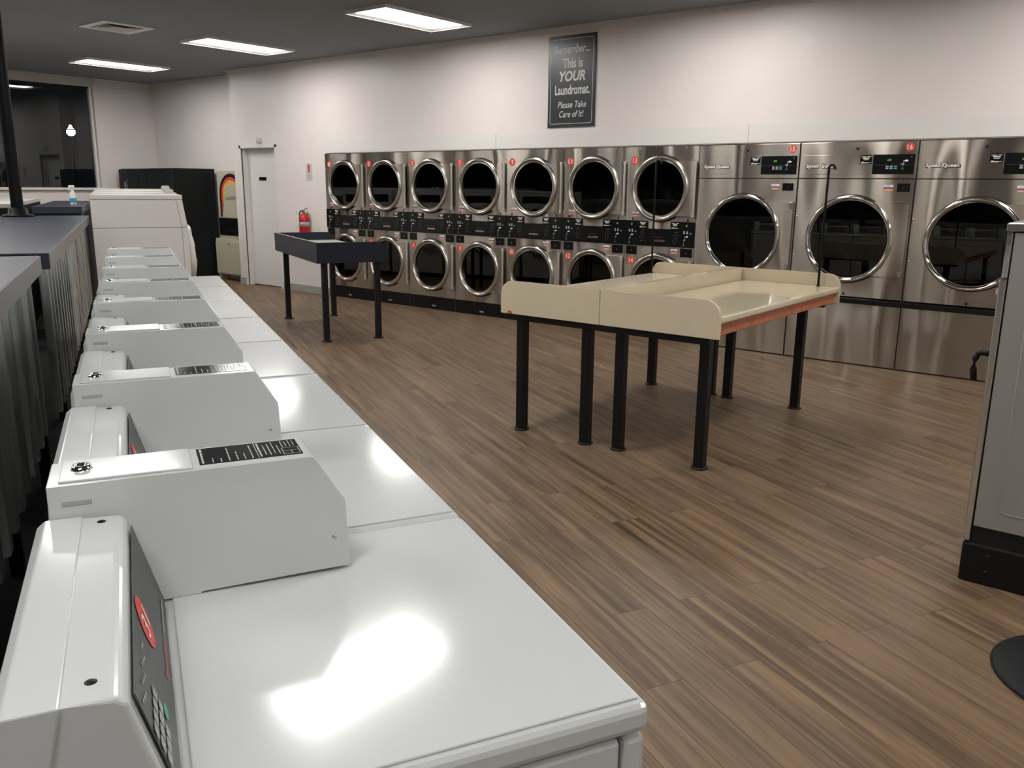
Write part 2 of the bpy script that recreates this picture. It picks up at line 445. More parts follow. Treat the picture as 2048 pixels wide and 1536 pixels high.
# left wall with the big night window
WY0, WY1, WZ0, WZ1 = -3.4, 6.98, 1.445, 3.04
m = MB()
m.box(XW - 0.15, XW, 7.08, YR + 0.15, 0, CEIL, 'wall_paint')
m.box(XW - 0.15, XW, YS, 7.08, 0, WZ0 - 0.04, 'wall_paint')
struct(m.build('wall_left'))
m = MB(); m.box(XW - 0.15, XW + 0.05, YS, 7.10, WZ0 - 0.04, WZ0, 'trim_white', r=0.005); struct(m.build('trim_5'))
m = MB(); m.box(XW - 0.15, XW - 0.02, YS, 7.08, WZ1, CEIL, 'vent_paint'); struct(m.build('trim_6'))
m = MB()
for yy in (WY1 + 0.0, ):
    m.box(XW - 0.10, XW - 0.02, yy, yy + 0.035, WZ0, WZ1, 'trim_white')
    m.box(XW - 0.12, XW + 0.012, yy + 0.05, yy + 0.10, WZ0, WZ1 + 0.02, 'trim_white', r=0.004)
    m.box(XW - 0.11, XW - 0.045, yy + 0.035, yy + 0.05, WZ0, WZ1, 'vent_paint')
for yy in (3.2, -0.4): m.box(XW - 0.10, XW - 0.03, yy - 0.03, yy + 0.03, WZ0, WZ1, 'black_metal')
m.box(XW - 0.10, XW - 0.03, WY0, WY1, WZ1 - 0.02, WZ1 + 0.0, 'black_metal')
win = struct(m.build('window_1'))
m = MB(); m.box(XW - 0.075, XW - 0.067, WY0, WY1, WZ0, WZ1 - 0.02, 'window_glass'); m.build('window_pane', win)
# right wall and the wall behind the camera (dark shop windows above a white sill)
m = MB(); m.box(XE, XE + 0.15, YS, D + 0.14, 0, CEIL, 'wall_paint'); struct(m.build('wall_right'))
m = MB(); m.box(XW, XE, YS - 0.15, YS, 0, 0.30, 'wall_paint'); m.box(XW, XE, YS - 0.15, YS, 2.85, CEIL, 'vent_paint')
for k in range(7): m.box(XW + k * 3.05, XW + k * 3.05 + 0.08, YS - 0.15, YS, 0.30, 2.85, 'black_metal')
struct(m.build('wall_front'))
m = MB(); m.box(XW, XE, YS - 0.09, YS - 0.08, 0.30, 2.85, 'window_glass'); struct(m.build('window_2'))
# interior door in the dryer wall
m = MB()
w_ = 0.045
m.box(DX0 - w_, DX0, D - 0.012, D + 0.02, 0, DZ + w_, 'trim_white', r=0.004)
m.box(DX1, DX1 + w_, D - 0.012, D + 0.02, 0, DZ + w_, 'trim_white', r=0.004)
m.box(DX0 - w_, DX1 + w_, D - 0.012, D + 0.02, DZ, DZ + w_, 'trim_white', r=0.004)
m.box(DX0, DX0 + 0.012, D + 0.02, D + 0.10, 0, DZ, 'trim_white')
m.box(DX1 - 0.012, DX1, D + 0.02, D + 0.10, 0, DZ, 'trim_white')
m.box(DX0, DX1, D + 0.02, D + 0.10, DZ - 0.012, DZ, 'trim_white')
dr = struct(m.build('door_1'))
m = MB(); m.box(DX0 + 0.012, DX1 - 0.012, D + 0.095, D + 0.135, 0.012, DZ - 0.012, 'trim_white', r=0.002); m.build('door_leaf', dr)
m = MB(); m.box(-11.16, -10.985, D + 0.086, D + 0.095, 1.585, 1.635, 'black_gloss', r=0.003)
m.build('door_plaque', dr)
m = MB(); m.box(-10.755, -10.715, D + 0.088, D + 0.096, 0.885, 0.945, 'black_metal', r=0.003); m.cyl((-10.735, D + 0.09, 0.915), (-10.735, D + 0.075, 0.915), 0.014, 'satin_steel'); m.build('door_lock', dr)
# outside ground and dark storefront
m = MB(); m.box(-60, XW - 0.3, -25, 40, -0.25, -0.12, 'asphalt'); struct(m.build('ground'))
# thin black sheet painting the shade on the floor behind washers, under counters
m = MB()
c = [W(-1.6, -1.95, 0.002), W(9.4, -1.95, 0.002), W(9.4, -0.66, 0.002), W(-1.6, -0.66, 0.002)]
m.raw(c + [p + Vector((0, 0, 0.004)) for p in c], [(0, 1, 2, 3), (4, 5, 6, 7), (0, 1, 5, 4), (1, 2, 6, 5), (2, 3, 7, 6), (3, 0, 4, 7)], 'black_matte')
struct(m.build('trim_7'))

# ================================================================ CEILING LIGHTS AND VENT
def make_light():
    t = thing('ceiling_light', '', 'ceiling light', group='recessed fluorescent troffers')
    fx, fy, fd = 0.295, 0.61, -0.030
    m = MB()
    m.box(-fx, -fx + 0.016, -fy, fy, fd, 0.0, 'fixture_white'); m.box(fx - 0.016, fx, -fy, fy, fd, 0.0, 'fixture_white')
    m.box(-fx + 0.016, fx - 0.016, -fy, -fy + 0.016, fd, 0.0, 'fixture_white'); m.box(-fx + 0.016, fx - 0.016, fy - 0.016, fy, fd, 0.0, 'fixture_white')
    m.build('frame', t)
    m = MB()
    A, B, C, E_ = fx - 0.016, fy - 0.016, 0.205, fy - 0.075
    o_ = [(-A, -B, fd + 0.003), (A, -B, fd + 0.003), (A, B, fd + 0.003), (-A, B, fd + 0.003)]; i_ = [(-C, -E_, -0.004), (C, -E_, -0.004), (C, E_, -0.004), (-C, E_, -0.004)]
    m.raw(o_ + i_, [(k, (k + 1) % 4, 4 + (k + 1) % 4, 4 + k) for k in range(4)], 'fixture_white'); m.build('reflector', t)
    m = MB(); m.box(-0.203, 0.203, -E_, E_, -0.014, -0.003, 'lamp_diffuser'); m.build('diffuser', t)
    return t
lname = {0: 'nearest the far window', 1: 'in the middle of the three in view', 2: 'above the stacked dryers, largest in view'}
L0_ = make_light(); first = True
for yi, yy in enumerate(LIGHT_Y):
    for xi, xx in enumerate(LIGHT_X):
        if yi == 0 and xi < 3:
            lab = 'lit rectangular ceiling light in the dark ceiling, ' + lname[xi]
        else:
            lab = 'lit rectangular ceiling light outside the picture'
        o = L0_ if first else dup(L0_)
        first = False
        o.location = (xx, yy, CEIL); o['label'] = lab
        if not (yi == 0 and xi < 3): o['group'] = 'ceiling lights out of view'
t = thing('ceiling_vent', 'square white air diffuser in the dark ceiling left of the lights', 'vent', (-9.495, 4.97, CEIL))
def vring(m, q0, q1, z0, z1, mt):
    for a in range(4):
        R4 = Matrix.Rotation(a * PI / 2, 4, 'Z')
        m.raw([R4 @ Vector(v) for v in [(-q0, -q0, z0), (q0, -q0, z0), (q1, -q1, z1), (-q1, -q1, z1)]], [(0, 1, 2, 3)], mt)
m = MB(); vring(m, 0.288, 0.288, -0.001, -0.010, 'fixture_white'); vring(m, 0.288, 0.195, -0.010, -0.010, 'fixture_white'); m.build('frame', t)
m = MB()
for q0, q1 in ((0.195, 0.145), (0.145, 0.095), (0.095, 0.05)): vring(m, q0, q1, -0.016, -0.006, 'vent_paint')
m.raw([(-0.05, -0.05, -0.008), (0.05, -0.05, -0.008), (0.05, 0.05, -0.008), (-0.05, 0.05, -0.008)], [(0, 1, 2, 3)], 'vent_paint')
m.build('louvre', t)

# ================================================================ TOP-LOAD WASHERS
def sl(y, k):   # point on slanted fascia; k=0 bottom, 1 top, local (x,y,z)
    return Vector((-0.531 - 0.040 * k, y, 0.9335 + 0.1445 * k))
SUP = (sl(0, 1) - sl(0, 0)).normalized(); SRT = Vector((0, 1, 0))
def make_washer():
    t = thing('top_load_washer', '', 'washing machine', W(0, 0), ROW, 'white coin-operated top-load washers in a row')
    m = MB()
    m.box(-0.665, -0.040, 0.006, 0.648, 0.03, 0.884, 'white_enamel', r=0.006)
    m.build('cabinet', t)
    m = MB(); m.box(-0.036, -0.004, 0.006, 0.648, 0.10, 0.884, 'white_enamel', r=0.008); m.build('front_panel', t)
    m = MB(); m.box(-0.62, -0.05, 0.03, 0.62, 0.0, 0.10, 'black_matte'); m.build('plinth', t)
    # top deck with rounded edge
    m = MB()
    m.box(-0.690, 0.0, 0.002, 0.652, 0.887, 0.930, 'white_enamel', r=0.013, seg=3)
    m.build('top_deck', t)
    m = MB()
    m.box(-0.522, -0.012, 0.014, 0.640, 0.9295, 0.9335, 'white_enamel', r=0.004, seg=3)
    m.build('lid', t)
    # control housing
    prof = [(-0.690, 0.931), (-0.683, 1.070), (-0.672, 1.080), (-0.625, 1.081), (-0.582, 1.081), (-0.5725, 1.074), (-0.533, 0.9315)]
    m = MB(); m.prism(prof, 'y', 0.014, 0.4985, 'white_enamel', r=0.0055, seg=3)
    hs = m.build('control_housing', t)
    m = MB(); m.prism([(-0.693, 0.94), (-0.6865, 1.074), (-0.675, 1.0835), (-0.6285, 1.0835), (-0.6285, 1.078), (-0.66, 0.94)], 'y', 0.011, 0.5015, 'white_enamel', r=0.002)
    m.build('rear_cover', hs)
    for y in (0.05, 0.475):
        m = MB(); m.lathe([(0.0, 0.0015), (0.0035, 0.0015), (0.006, 0.0)], 'black_metal', c=(-0.604, y, 1.0812), n=16); m.build('screw', hs)
    # fascia
    m = MB()
    a, b_ = 0.035, 0.478
    nrm = SRT.cross(SUP) * 0.0015
    q = [sl(a, 0.08) + nrm, sl(b_, 0.08) + nrm, sl(b_, 0.93) + nrm, sl(a, 0.93) + nrm]
    q2 = [p - nrm for p in q]
    m.raw(q + q2, [(0, 1, 2, 3), (4, 7, 6, 5), (0, 4, 5, 1), (1, 5, 6, 2), (2, 6, 7, 3), (3, 7, 4, 0)], 'fascia_grey')
    fa = m.build('control_fascia', t)
    m = MB(); m.plane = (sl(0, 0), SRT, SUP, 0.003)
    for j in range(3):
        for i in range(4):
            y = 0.047 + 0.022 * i
            if i == 3 and j == 0: continue
            bars(m, [(y, 0.050 + 0.018 * j, 0.018, 0.013)], 'grey_decal')
    m.build('keypad', fa)
    m = MB(); disc(m, sl(0.128, 0.0) + SUP * 0.052, SRT, SUP, 0.013, 0.0075, 'green_button', 0.003); m.build('start_button', fa)
    m = MB(); disc(m, sl(0.245, 0) + SUP * 0.104, SRT, SUP, 0.033, 0.033, 'red_decal', 0.0025)
    m.build('number_badge', fa)
    m = MB(); text_mb(m, 'Speed Queen', sl(0.275, 0) + SUP * 0.034, SRT, SUP, 0.105, 0.013, 'red_decal', 0.003, bold=0.01)
    m.plane = (sl(0, 0), SRT, SUP, 0.003)
    bars(m, [(0.39 + 0.001 * k, 0.034, 0.10 if k == 0 else 0.0, 0.004) for k in range(1)], 'grey_decal')
    m.build('fascia_lettering', fa)
    m = MB(); m.plane = (sl(0, 0), SRT, SUP, 0.0025)
    bars(m, [(0.225, 0.085, 0.002, 0.0)], 'dim_decal')
    bars(m, [(0.195, 0.075, 0.0015, 0.11)], 'dim_decal')
    bars(m, [(0.05 + 0.012 * k, 0.120 - 0.004 * (k % 3), 0.008, 0.004) for k in range(11)], 'grey_decal')
    m.build('fascia_print', fa)
    # coin box
    prof = [(-0.670, 0.933), (-0.670, 1.131), (-0.303, 1.131), (-0.256, 1.053), (-0.252, 0.9385), (-0.48, 0.9385), (-0.48, 0.933)]
    m = MB(); m.prism(prof, 'y', 0.504, 0.612, 'white_enamel', r=0.0015, seg=1)
    cb = m.build('coin_box', t)
    m = MB(); m.box(-0.655, -0.478, 0.509, 0.607, 1.1305, 1.1345, 'white_enamel', r=0.0018); m.build('coin_box_cover', cb)
    m = MB(); m.lathe([(0.0, 0.004), (0.006, 0.004), (0.007, 0.0065), (0.012, 0.0065), (0.0145, 0.0)], 'chrome', c=(-0.627, 0.560, 1.1345), n=20)
    m.build('lock', cb)
    m = MB()
    m.box(-0.653, -0.615, 0.5030, 0.5045, 1.0995, 1.1065, 'slot_shade', r=0.0007)
    m.build('side_slot', cb)
    m = MB(); m.lathe([(0, 0.0015), (0.0025, 0.0015), (0.004, 0)], 'satin_steel', c=(-0.276, 0.504, 0.992), axis='y', sign=-1, n=12); m.build('rivet', cb)
    m = MB()
    X_, Y_ = -0.392, 0.563          # centre of sticker
    m.box(-0.468, -0.315, 0.522, 0.605, 1.1308, 1.1316, 'sticker_black')
    m.plane = ((X_, Y_, 1.1317), (0, 1, 0), (-1, 0, 0), 0.0003)
    def ln(x, y0, y1, w): return ((y0 + y1) / 2 - Y_, X_ - x, y1 - y0, w)
    def words(rows):
        rg = random.Random(3)
        for (cx, cy, w, h) in rows:
            if h < 0.0015: bars(m, [(cx, cy, w, h)], 'sticker_print'); continue
            p = cx - w / 2
            while p < cx + w / 2 - 0.002:
                q = min(rg.uniform(0.003, 0.009), cx + w / 2 - p)
                bars(m, [(p + q / 2, cy, q, h * rg.uniform(0.6, 0.8))], 'sticker_print'); p += q + 0.0014
    words([ln(-0.4625, 0.527, 0.600, 0.0045), ln(-0.448, 0.526, 0.550, 0.0022), ln(-0.436, 0.526, 0.545, 0.0022),
             ln(-0.424, 0.526, 0.597, 0.0026), ln(-0.412, 0.526, 0.568, 0.0022), ln(-0.401, 0.526, 0.557, 0.0022),
             ln(-0.390, 0.526, 0.594, 0.0024), ln(-0.3815, 0.524, 0.603, 0.001), ln(-0.377, 0.528, 0.600, 0.004),
             ln(-0.369, 0.535, 0.585, 0.002), ln(-0.362, 0.532, 0.590, 0.002), ln(-0.355, 0.536, 0.598, 0.002), ln(-0.348, 0.534, 0.580, 0.002),
             ln(-0.340, 0.566, 0.600, 0.0018), ln(-0.334, 0.568, 0.592, 0.0018), ln(-0.328, 0.566, 0.600, 0.0018), ln(-0.322, 0.57, 0.596, 0.0018)])
    for (x, y0, y1, w) in ((-0.343, 0.528, 0.560, 0.0009), (-0.318, 0.528, 0.560, 0.0009), (-0.330, 0.528, 0.545, 0.0009)):
        bars(m, [ln(x, y0, y1, w)], 'sticker_print')
    for yy in (0.528, 0.545, 0.560): m.plane = ((0, 0, 1.1317), (0, 1, 0), (-1, 0, 0), 0.0003); bars(m, [(yy, 0.3305, 0.0009, 0.025)], 'sticker_print')
    m.build('instruction_sticker', cb)
    # hoses at the back
    m = MB()
    pts = [(-0.665, 0.16, 0.80), (-0.70, 0.16, 0.83), (-0.745, 0.18, 0.80), (-0.775, 0.22, 0.66), (-0.79, 0.30, 0.45), (-0.80, 0.34, 0.10), (-0.80, 0.34, 0.012)]
    m.tube(pts, 0.016, 'rubber_hose')
    m.build('drain_hose', t)
    m = MB()
    m.tube([(-0.665, 0.48, 0.70), (-0.72, 0.47, 0.72), (-0.77, 0.40, 0.70), (-0.80, 0.33, 0.55), (-0.78, 0.30, 0.20), (-0.70, 0.30, 0.06)], 0.012, 'rubber_hose')
    m.build('inlet_hose', t)
    return t
w0 = make_washer()
ordn = ['nearest the camera, its control panel readable', 'second from the camera', 'third from the camera, bright glare on its lid', 'fourth from the camera', 'fifth from the camera', 'sixth from the camera', 'seventh from the camera', 'farthest of the row, before the big front-loaders']
w0['label'] = 'white coin-operated top-load washer ' + ordn[0]
wash = [w0]
for k in range(1, 8): wash.append(dup(w0, W(k * PW, 0), None, 'white coin-operated top-load washer ' + ordn[k]))
for k, wsh in enumerate(wash):
    fa = [c for c in COL.objects if c.parent == wsh and c.name.startswith('control_fascia')][0]
    bd = [c for c in COL.objects if c.parent == fa and c.name.startswith('number_badge')][0]
    # numeral printed on the badge: its own mesh data so that the digits differ
    nm = MB(); disc(nm, sl(0.245, 0) + SUP * 0.104, SRT, SUP, 0.033, 0.033, 'red_decal', 0.0025)
    text_mb(nm, str(31 + k), sl(0.245, 0) + SUP * 0.104, SRT, SUP, 0.038, 0.030, 'white_decal', 0.0032, bold=0.01)
    tmp = nm.build('badge_tmp'); bd.data = tmp.data; bpy.data.objects.remove(tmp)
    bd.data.name = 'number_badge'

# ================================================================ LARGE WASHER-EXTRACTORS
def make_extractor(name, body, trim, label, h=1.425, depth=0.85, width=0.86, group=None, plinth=0.10):
    """local x: 0 = front face, negative = back; y 0..width"""
    t = thing(name, label, 'washing machine', group=group)
    k = h / 1.425
    zc, zs = h - 0.045, 1.115 * k
    m = MB(); m.box(-depth + 0.015, -0.10, 0.01, width - 0.01, 0.0, plinth, 'black_metal'); m.build('plinth', t)
    m = MB(); m.box(-depth + 0.01, -0.055, 0.004, width - 0.004, plinth, zs - 0.002, body, r=0.004)
    m.prism([(-depth + 0.01, zs + 0.002), (-0.055, zs + 0.002), (-0.092, zc - 0.002), (-depth + 0.01, zc - 0.002)], 'y', 0.004, width - 0.004, body)
    m.build('cabinet', t)
    m = MB(); m.box(-0.0535, 0.0, 0.004, width - 0.004, plinth, zs - 0.002, trim, r=0.004); m.build('front_panel', t)
    m = MB(); m.prism([(-0.0535, zs + 0.002), (0.0, zs + 0.002), (-0.034, zc - 0.002), (-0.0905, zc - 0.002)], 'y', 0.004, width - 0.004, trim, r=0.003)
    cp = m.build('control_panel', t)
    m = MB(); N1 = Vector((zc - zs, 0, 0.034)).normalized(); UPp = Vector((-0.034, 0, zc - zs)).normalized()
    O = Vector((0.0, width / 2, zs)); 
    m.plane = (O, (0, 1, 0), UPp, 0.003)
    bars(m, [(0.0, 0.13, width * 0.8, 0.15)], 'black_gloss'); m.build('control_fascia', cp)
    m = MB(); m.box(-depth, -0.032, 0.0, width, zc, h, body, r=0.007, seg=3); m.build('top_cover', t)
    zd = 0.86 * k
    m = MB(); m.lathe([(0.26, 0.0), (0.262, 0.035), (0.24, 0.048), (0.20, 0.045), (0.195, 0.02)], trim if trim != 'grey_enamel' else 'satin_steel', c=(0, width / 2, zd), axis='x', n=40)
    d = m.build('door', t)
    m = MB(); m.lathe([(0.197, 0.022), (0.14, 0.03), (0.07, 0.036), (0.0, 0.038)], 'black_gloss', c=(0, width / 2, zd), axis='x', n=40); m.build('door_glass', d)
    m = MB(); m.box(0.046, 0.075, width / 2 - 0.28, width / 2 - 0.24, zd - 0.06, zd + 0.06, 'black_metal', r=0.006); m.build('door_handle', d)
    return t
ex = make_extractor('front_load_washer', 'washer_extractor_white', 'washer_extractor_white',
                    'big white front-load washer beyond the top-load row, its whole side visible', group='big white front-load washers')
ex.location = W(8.2, -0.005); ex.rotation_euler = (0, 0, ROW)
m = MB()
m.lathe([(0.22, 0.0), (0.23, 0.02), (0.21, 0.055), (0.10, 0.075), (0, 0.08)], 'washer_extractor_white', c=(0, 0.30, 0.80), axis='x', n=32); m.build('door_cover', ex)
exl = ['second big white front-load washer, only its top edge and cap showing', 'third big white front-load washer, only a thin top edge showing', 'fourth big white front-load washer, farthest, by the window ledge']
for k in range(3):
    o = dup(ex, W(8.2 + 0.95 * (k + 1), -0.005 - 0.015 * k), None, exl[k]); o.scale = (1, 1, 1 + 0.007 * (k + 1))
# soap cups on the big washers
for k, (u, v) in enumerate(((10.25, -0.10), (9.25, -0.11))):
    m = MB(); m.box(-0.045, 0.045, -0.06, 0.06, 0.0, 0.05 - 0.02 * k, 'vent_paint', r=0.006)
    m.box(-0.035, 0.035, -0.05, 0.05, 0.05 - 0.02 * k, 0.058 - 0.02 * k, 'aluminium', r=0.002)
    o = m.build('dispenser_cap', loc=W(u, v, 1.425 * (1.0145 if k == 0 else 1.0075))); o.rotation_euler = (0, 0, ROW)
    tag(o, ('small grey lidded box' if k == 0 else 'low dark cap') + ' on top of a big white front-load washer', 'dispenser cap')

# second-row machines on the other side of the counters
e2 = make_extractor('front_load_washer', 'washer_extractor_white', 'brushed_steel',
                    'front-load washer behind the navy counter, nearest of the row, with a white rounded top edge', h=1.33, depth=0.85, width=0.62, group='front-load washers behind the counters')
for c in COL.objects:
    if c.parent == e2 and c.name.startswith('cabinet'):
        c.data.materials.clear(); c.data.materials.append(MATS['black_matte'])
e2.location = W(8.78 + 0.62, -2.40); e2.rotation_euler = (0, 0, ROW + PI)
labs = ['front-load washer behind the navy counter, second of the row, only its top seen', 'front-load washer behind the navy counter, middle of the row, only its top seen', 'front-load washer behind the navy counter, fourth of the row, only its top seen', 'front-load washer behind the navy counter, farthest of the row, only its top seen']
for k in range(4): dup(e2, W(8.78 + 0.66 * (k + 1) + 0.62, -2.40), None, labs[k])

# grey machine at the right edge
t = thing('front_load_washer', 'grey and stainless front-load washer cut off by the right edge', 'washing machine', (-0.552, 3.62, 0), PI)
# local x: 0 front (world -x), negative to the back; local y: 0..-0.9 goes to world +y
def gx(x0, x1, y0, y1, z0, z1, mt, r=0.0, mb=None, seg=2):
    mb.box(-x1, -x0, -y1, -y0, z0, z1, mt, r=r, seg=seg)
m = MB(); gx(0.0, 1.0, 0.0, 0.92, 0.0, 0.166, 'black_metal', 0.008, m); gx(0.026, 1.0, 0.012, 0.9, 0.166, 0.237, 'black_matte', 0, m)
for px_ in (0.10, 0.11): pass
pl = m.build('plinth', t)
for (xx, zz) in ((0.095, 0.125), (0.095, 0.055)):
    m = MB(); m.lathe([(0, 0.002), (0.007, 0.002), (0.009, 0)], 'black_gloss', c=(-xx, 0.0, zz), axis='y', sign=1, n=12); m.build('bolt', pl)
m = MB(); gx(0.029, 1.0, 0.004, 0.916, 0.238, 1.392, 'grey_enamel', 0.003, m); m.build('cabinet', t)
m = MB()
# embossed panel on the side: shallow raised outline with rounded corner
pts = [(-0.105, 0.0025, 1.25), (-0.105, 0.0025, 0.345)] + [(-0.105 - 0.035 * (1 - math.cos(a)), 0.0025, 0.345 - 0.035 * math.sin(a)) for a in [PI / 2 * i / 6 for i in range(1, 7)]] + [(-0.85, 0.0025, 0.31)]
m.tube([(x, -0.0035, z) for x, y, z in pts], 0.0018, 'grey_enamel', n=6)
m.build('side_panel_emboss', t)
m = MB(); gx(0.0, 0.025, 0.0, 0.92, 0.172, 1.22, 'brushed_steel', 0.004, m); m.build('front_panel', t)
m = MB(); gx(0.004, 0.025, 0.0, 0.92, 1.224, 1.394, 'chrome', 0.004, m); m.build('control_panel', t)
m = MB(); gx(0.0, 1.0, -0.004, 0.924, 1.397, 1.428, 'satin_steel', 0.006, m, 3); m.build('top_cover', t)
m = MB(); m.lathe([(0.27, 0.0), (0.272, 0.02), (0.25, 0.032), (0.21, 0.03), (0.205, 0.01), (0.12, 0.028), (0, 0.03)], 'chrome', c=(0, -0.46, 0.78), axis='x', n=40); dd = m.build('door', t)
m = MB()
m.tube([(0.0, -0.06, 0.925), (0.030, -0.06, 0.927), (0.046, -0.06, 0.922), (0.054, -0.06, 0.90), (0.056, -0.06, 0.86), (0.050, -0.06, 0.815)], 0.0125, 'black_metal'); m.build('door_handle', dd)
m = MB(); m.box(0.0, 0.012, -0.10, -0.03, 1.155, 1.185, 'chrome', r=0.003); m.build('latch', t)

# ================================================================ STACKED DRYERS
def door_plate(mb, cx, cz, R_, rin, X1, hz, y0, y1, mt, curve=0.0, n=72):
    def outer(phi):
        c_, s_ = math.cos(phi), math.sin(phi)
        d = R_
        if c_ > 0:
            dd_ = X1 / c_
            if abs(s_) > 1e-6:
                hh = hz
                q = hh / abs(s_)
                # lip curves gently down towards the circle
                xq = q * c_
                if curve > 0 and s_ > 0: q = (hh + curve * max(0, 1 - xq / X1) ** 2) / abs(s_)
                dd_ = min(dd_, q)
            d = max(R_, dd_)
        return d
    angs = sorted(set([2 * PI * i / n for i in range(n)] + [math.atan2(hz, X1), 2 * PI - math.atan2(hz, X1)]))
    N_ = len(angs); V_ = []
    for yv in (y0, y1):
        V_ += [(cx + outer(a) * math.cos(a), yv, cz + outer(a) * math.sin(a)) for a in angs]
        V_ += [(cx + rin * math.cos(a), yv, cz + rin * math.sin(a)) for a in angs]
    F = []
    for i in range(N_):
        j = (i + 1) % N_
        F.append((i, j, N_ + j, N_ + i)); F.append((2 * N_ + i, 3 * N_ + i, 3 * N_ + j, 2 * N_ + j))
        F.append((i, 2 * N_ + i, 2 * N_ + j, j)); F.append((N_ + i, N_ + j, 3 * N_ + j, 3 * N_ + i))
    mb.raw(V_, F, mt)
def panel_with_holes(mb, x0, x1, z0, z1, holes, y0, y1, mt, n=64):
    """flat front sheet (y0 front, y1 back) split in one band per hole"""
    zs = [z0] + [(holes[i][1] + holes[i + 1][1]) / 2 for i in range(len(holes) - 1)] + [z1]
    for (cx, cz, r_), za, zb in zip(holes, zs, zs[1:]):
        angs = sorted([2 * PI * i / n for i in range(n)] + [math.atan2(zz - cz, xx - cx) % (2 * PI) for xx in (x0, x1) for zz in (za, zb)])
        A, B = [], []
        for a in angs:
            c_, s_ = math.cos(a), math.sin(a)
            ds = []
            if c_ > 1e-9: ds.append((x1 - cx) / c_)
            if c_ < -1e-9: ds.append((x0 - cx) / c_)
            if s_ > 1e-9: ds.append((zb - cz) / s_)
            if s_ < -1e-9: ds.append((za - cz) / s_)
            d = min(ds); A.append((cx + d * c_, y0, cz + d * s_)); B.append((cx + r_ * c_, y0, cz + r_ * s_))
        N_ = len(angs)
        V_ = A + B; V_ += [(x, y0 + 0.03, z) for x, y, z in B]
        F = [(i, (i + 1) % N_, N_ + (i + 1) % N_, N_ + i) for i in range(N_)] + [(N_ + i, N_ + (i + 1) % N_, 2 * N_ + (i + 1) % N_, 2 * N_ + i) for i in range(N_)]
        mb.raw(V_, F, mt)
def dryer_door(t, cx, cz, R_, rin, X1, hz, ring_mat, handle, curve=0.0, big=False):
    m = MB(); door_plate(m, cx, cz, R_ - 0.006, rin, X1, hz, -0.022, -0.006, 'brushed_steel', curve)
    d = m.build('door', t)
    m = MB()
    if big:
        m.lathe([(R_, 0.018), (R_ + 0.001, 0.034), (R_ - 0.008, 0.046), (R_ - 0.020, 0.047), (R_ - 0.030, 0.036), (R_ - 0.034, 0.02)], ring_mat, c=(cx, 0, cz), axis='y', sign=-1, n=72)
    else:
        m.lathe([(R_, 0.018), (R_ + 0.001, 0.030), (R_ - 0.010, 0.045), (R_ - 0.024, 0.046), (R_ - 0.032, 0.036), (R_ - 0.035, 0.026)], ring_mat, c=(cx, 0, cz), axis='y', sign=-1, n=72)
    m.build('door_ring', d)
    if not big:
        m = MB(); m.lathe([(R_ - 0.035, 0.026), (R_ - 0.046, 0.008), (R_ - 0.050, -0.008)], 'drum_steel', c=(cx, 0, cz), axis='y', sign=-1, n=72); m.build('inner_rim', d)
    m = MB(); m.lathe([(R_ + 0.004, 0.002), (R_ + 0.010, 0.012), (R_ + 0.004, 0.018), (R_ - 0.006, 0.018)], 'black_matte', c=(cx, 0, cz), axis='y', sign=-1, n=64); m.build('gasket', d)
    g0 = R_ - (0.034 if big else 0.05)
    m = MB(); m.lathe([(g0, 0.020 if big else 0.006), (g0 * 0.7, 0.022 if big else 0.008), (g0 * 0.35, 0.0235 if big else 0.0095), (0, 0.024 if big else 0.010)], 'door_glass', c=(cx, 0, cz), axis='y', sign=-1, n=64)
    m.build('door_glass', d)
    if handle:
        m = MB(); m.box(cx + X1 + 0.006, cx + X1 + 0.016, -0.028, -0.006, cz - hz, cz + hz, 'aluminium')
        m.box(cx + X1 + 0.014, cx + X1 + 0.030, -0.040, -0.018, cz - hz + 0.03, cz + hz - 0.03, 'aluminium', r=0.005)
        m.box(cx + X1 + 0.004, cx + X1 + 0.028, -0.036, -0.006, cz - hz - 0.008, cz - hz + 0.03, 'aluminium', r=0.003)
        m.box(cx + X1 + 0.004, cx + X1 + 0.028, -0.036, -0.006, cz + hz - 0.03, cz + hz, 'aluminium', r=0.003)
        m.build('door_handle', d)
    else:
        for s_ in (-1, 1):
            m = MB(); m.box(cx + X1 - 0.035, cx + X1 - 0.004, -0.034, -0.006, cz + s_ * (hz - 0.03) - 0.025, cz + s_ * (hz - 0.03) + 0.025, 'satin_steel', r=0.003)
            m.build('hinge', d)
    return d
def drum(t, cx, cz, r_, depth=0.55):
    m = MB(); m.lathe([(r_, -0.028), (r_ + 0.02, -0.06), (r_ + 0.02, -depth), (r_ * 0.6, -depth), (0.0, -depth)], 'drum_steel', c=(cx, 0, cz), axis='y', sign=-1, n=48)
    for k in range(3):
        a = 0.5 + k * 2 * PI / 3
        P = Matrix.Translation((cx, 0, cz)) @ Matrix.Rotation(-a, 4, 'Y')
        m.box(r_ - 0.07, r_ + 0.02, 0.08, depth, -0.02, 0.02, 'drum_steel', r=0.01, M=P)
    m.build('drum', t)
def sticker(t, cx, cz, y=-0.001, w=0.075, h=0.048):
    m = MB(); m.plane = ((cx, y, cz), EX, EZ, 0.0006)
    bars(m, [(0, h * 0.30, w, h * 0.40)], 'white_decal'); bars(m, [(0, -h * 0.02, w, h * 0.24)], 'violet_decal')
    bars(m, [(0, -h * 0.32, w, h * 0.36)], 'orange_decal')
    m.plane = ((cx, y, cz), EX, EZ, 0.0010)
    bars(m, [(-w * 0.1, h * 0.30, w * 0.5, h * 0.10)], 'violet_decal'); bars(m, [(0, -h * 0.32, w * 0.7, h * 0.08)], 'white_decal')
    m.build('price_sticker', t)
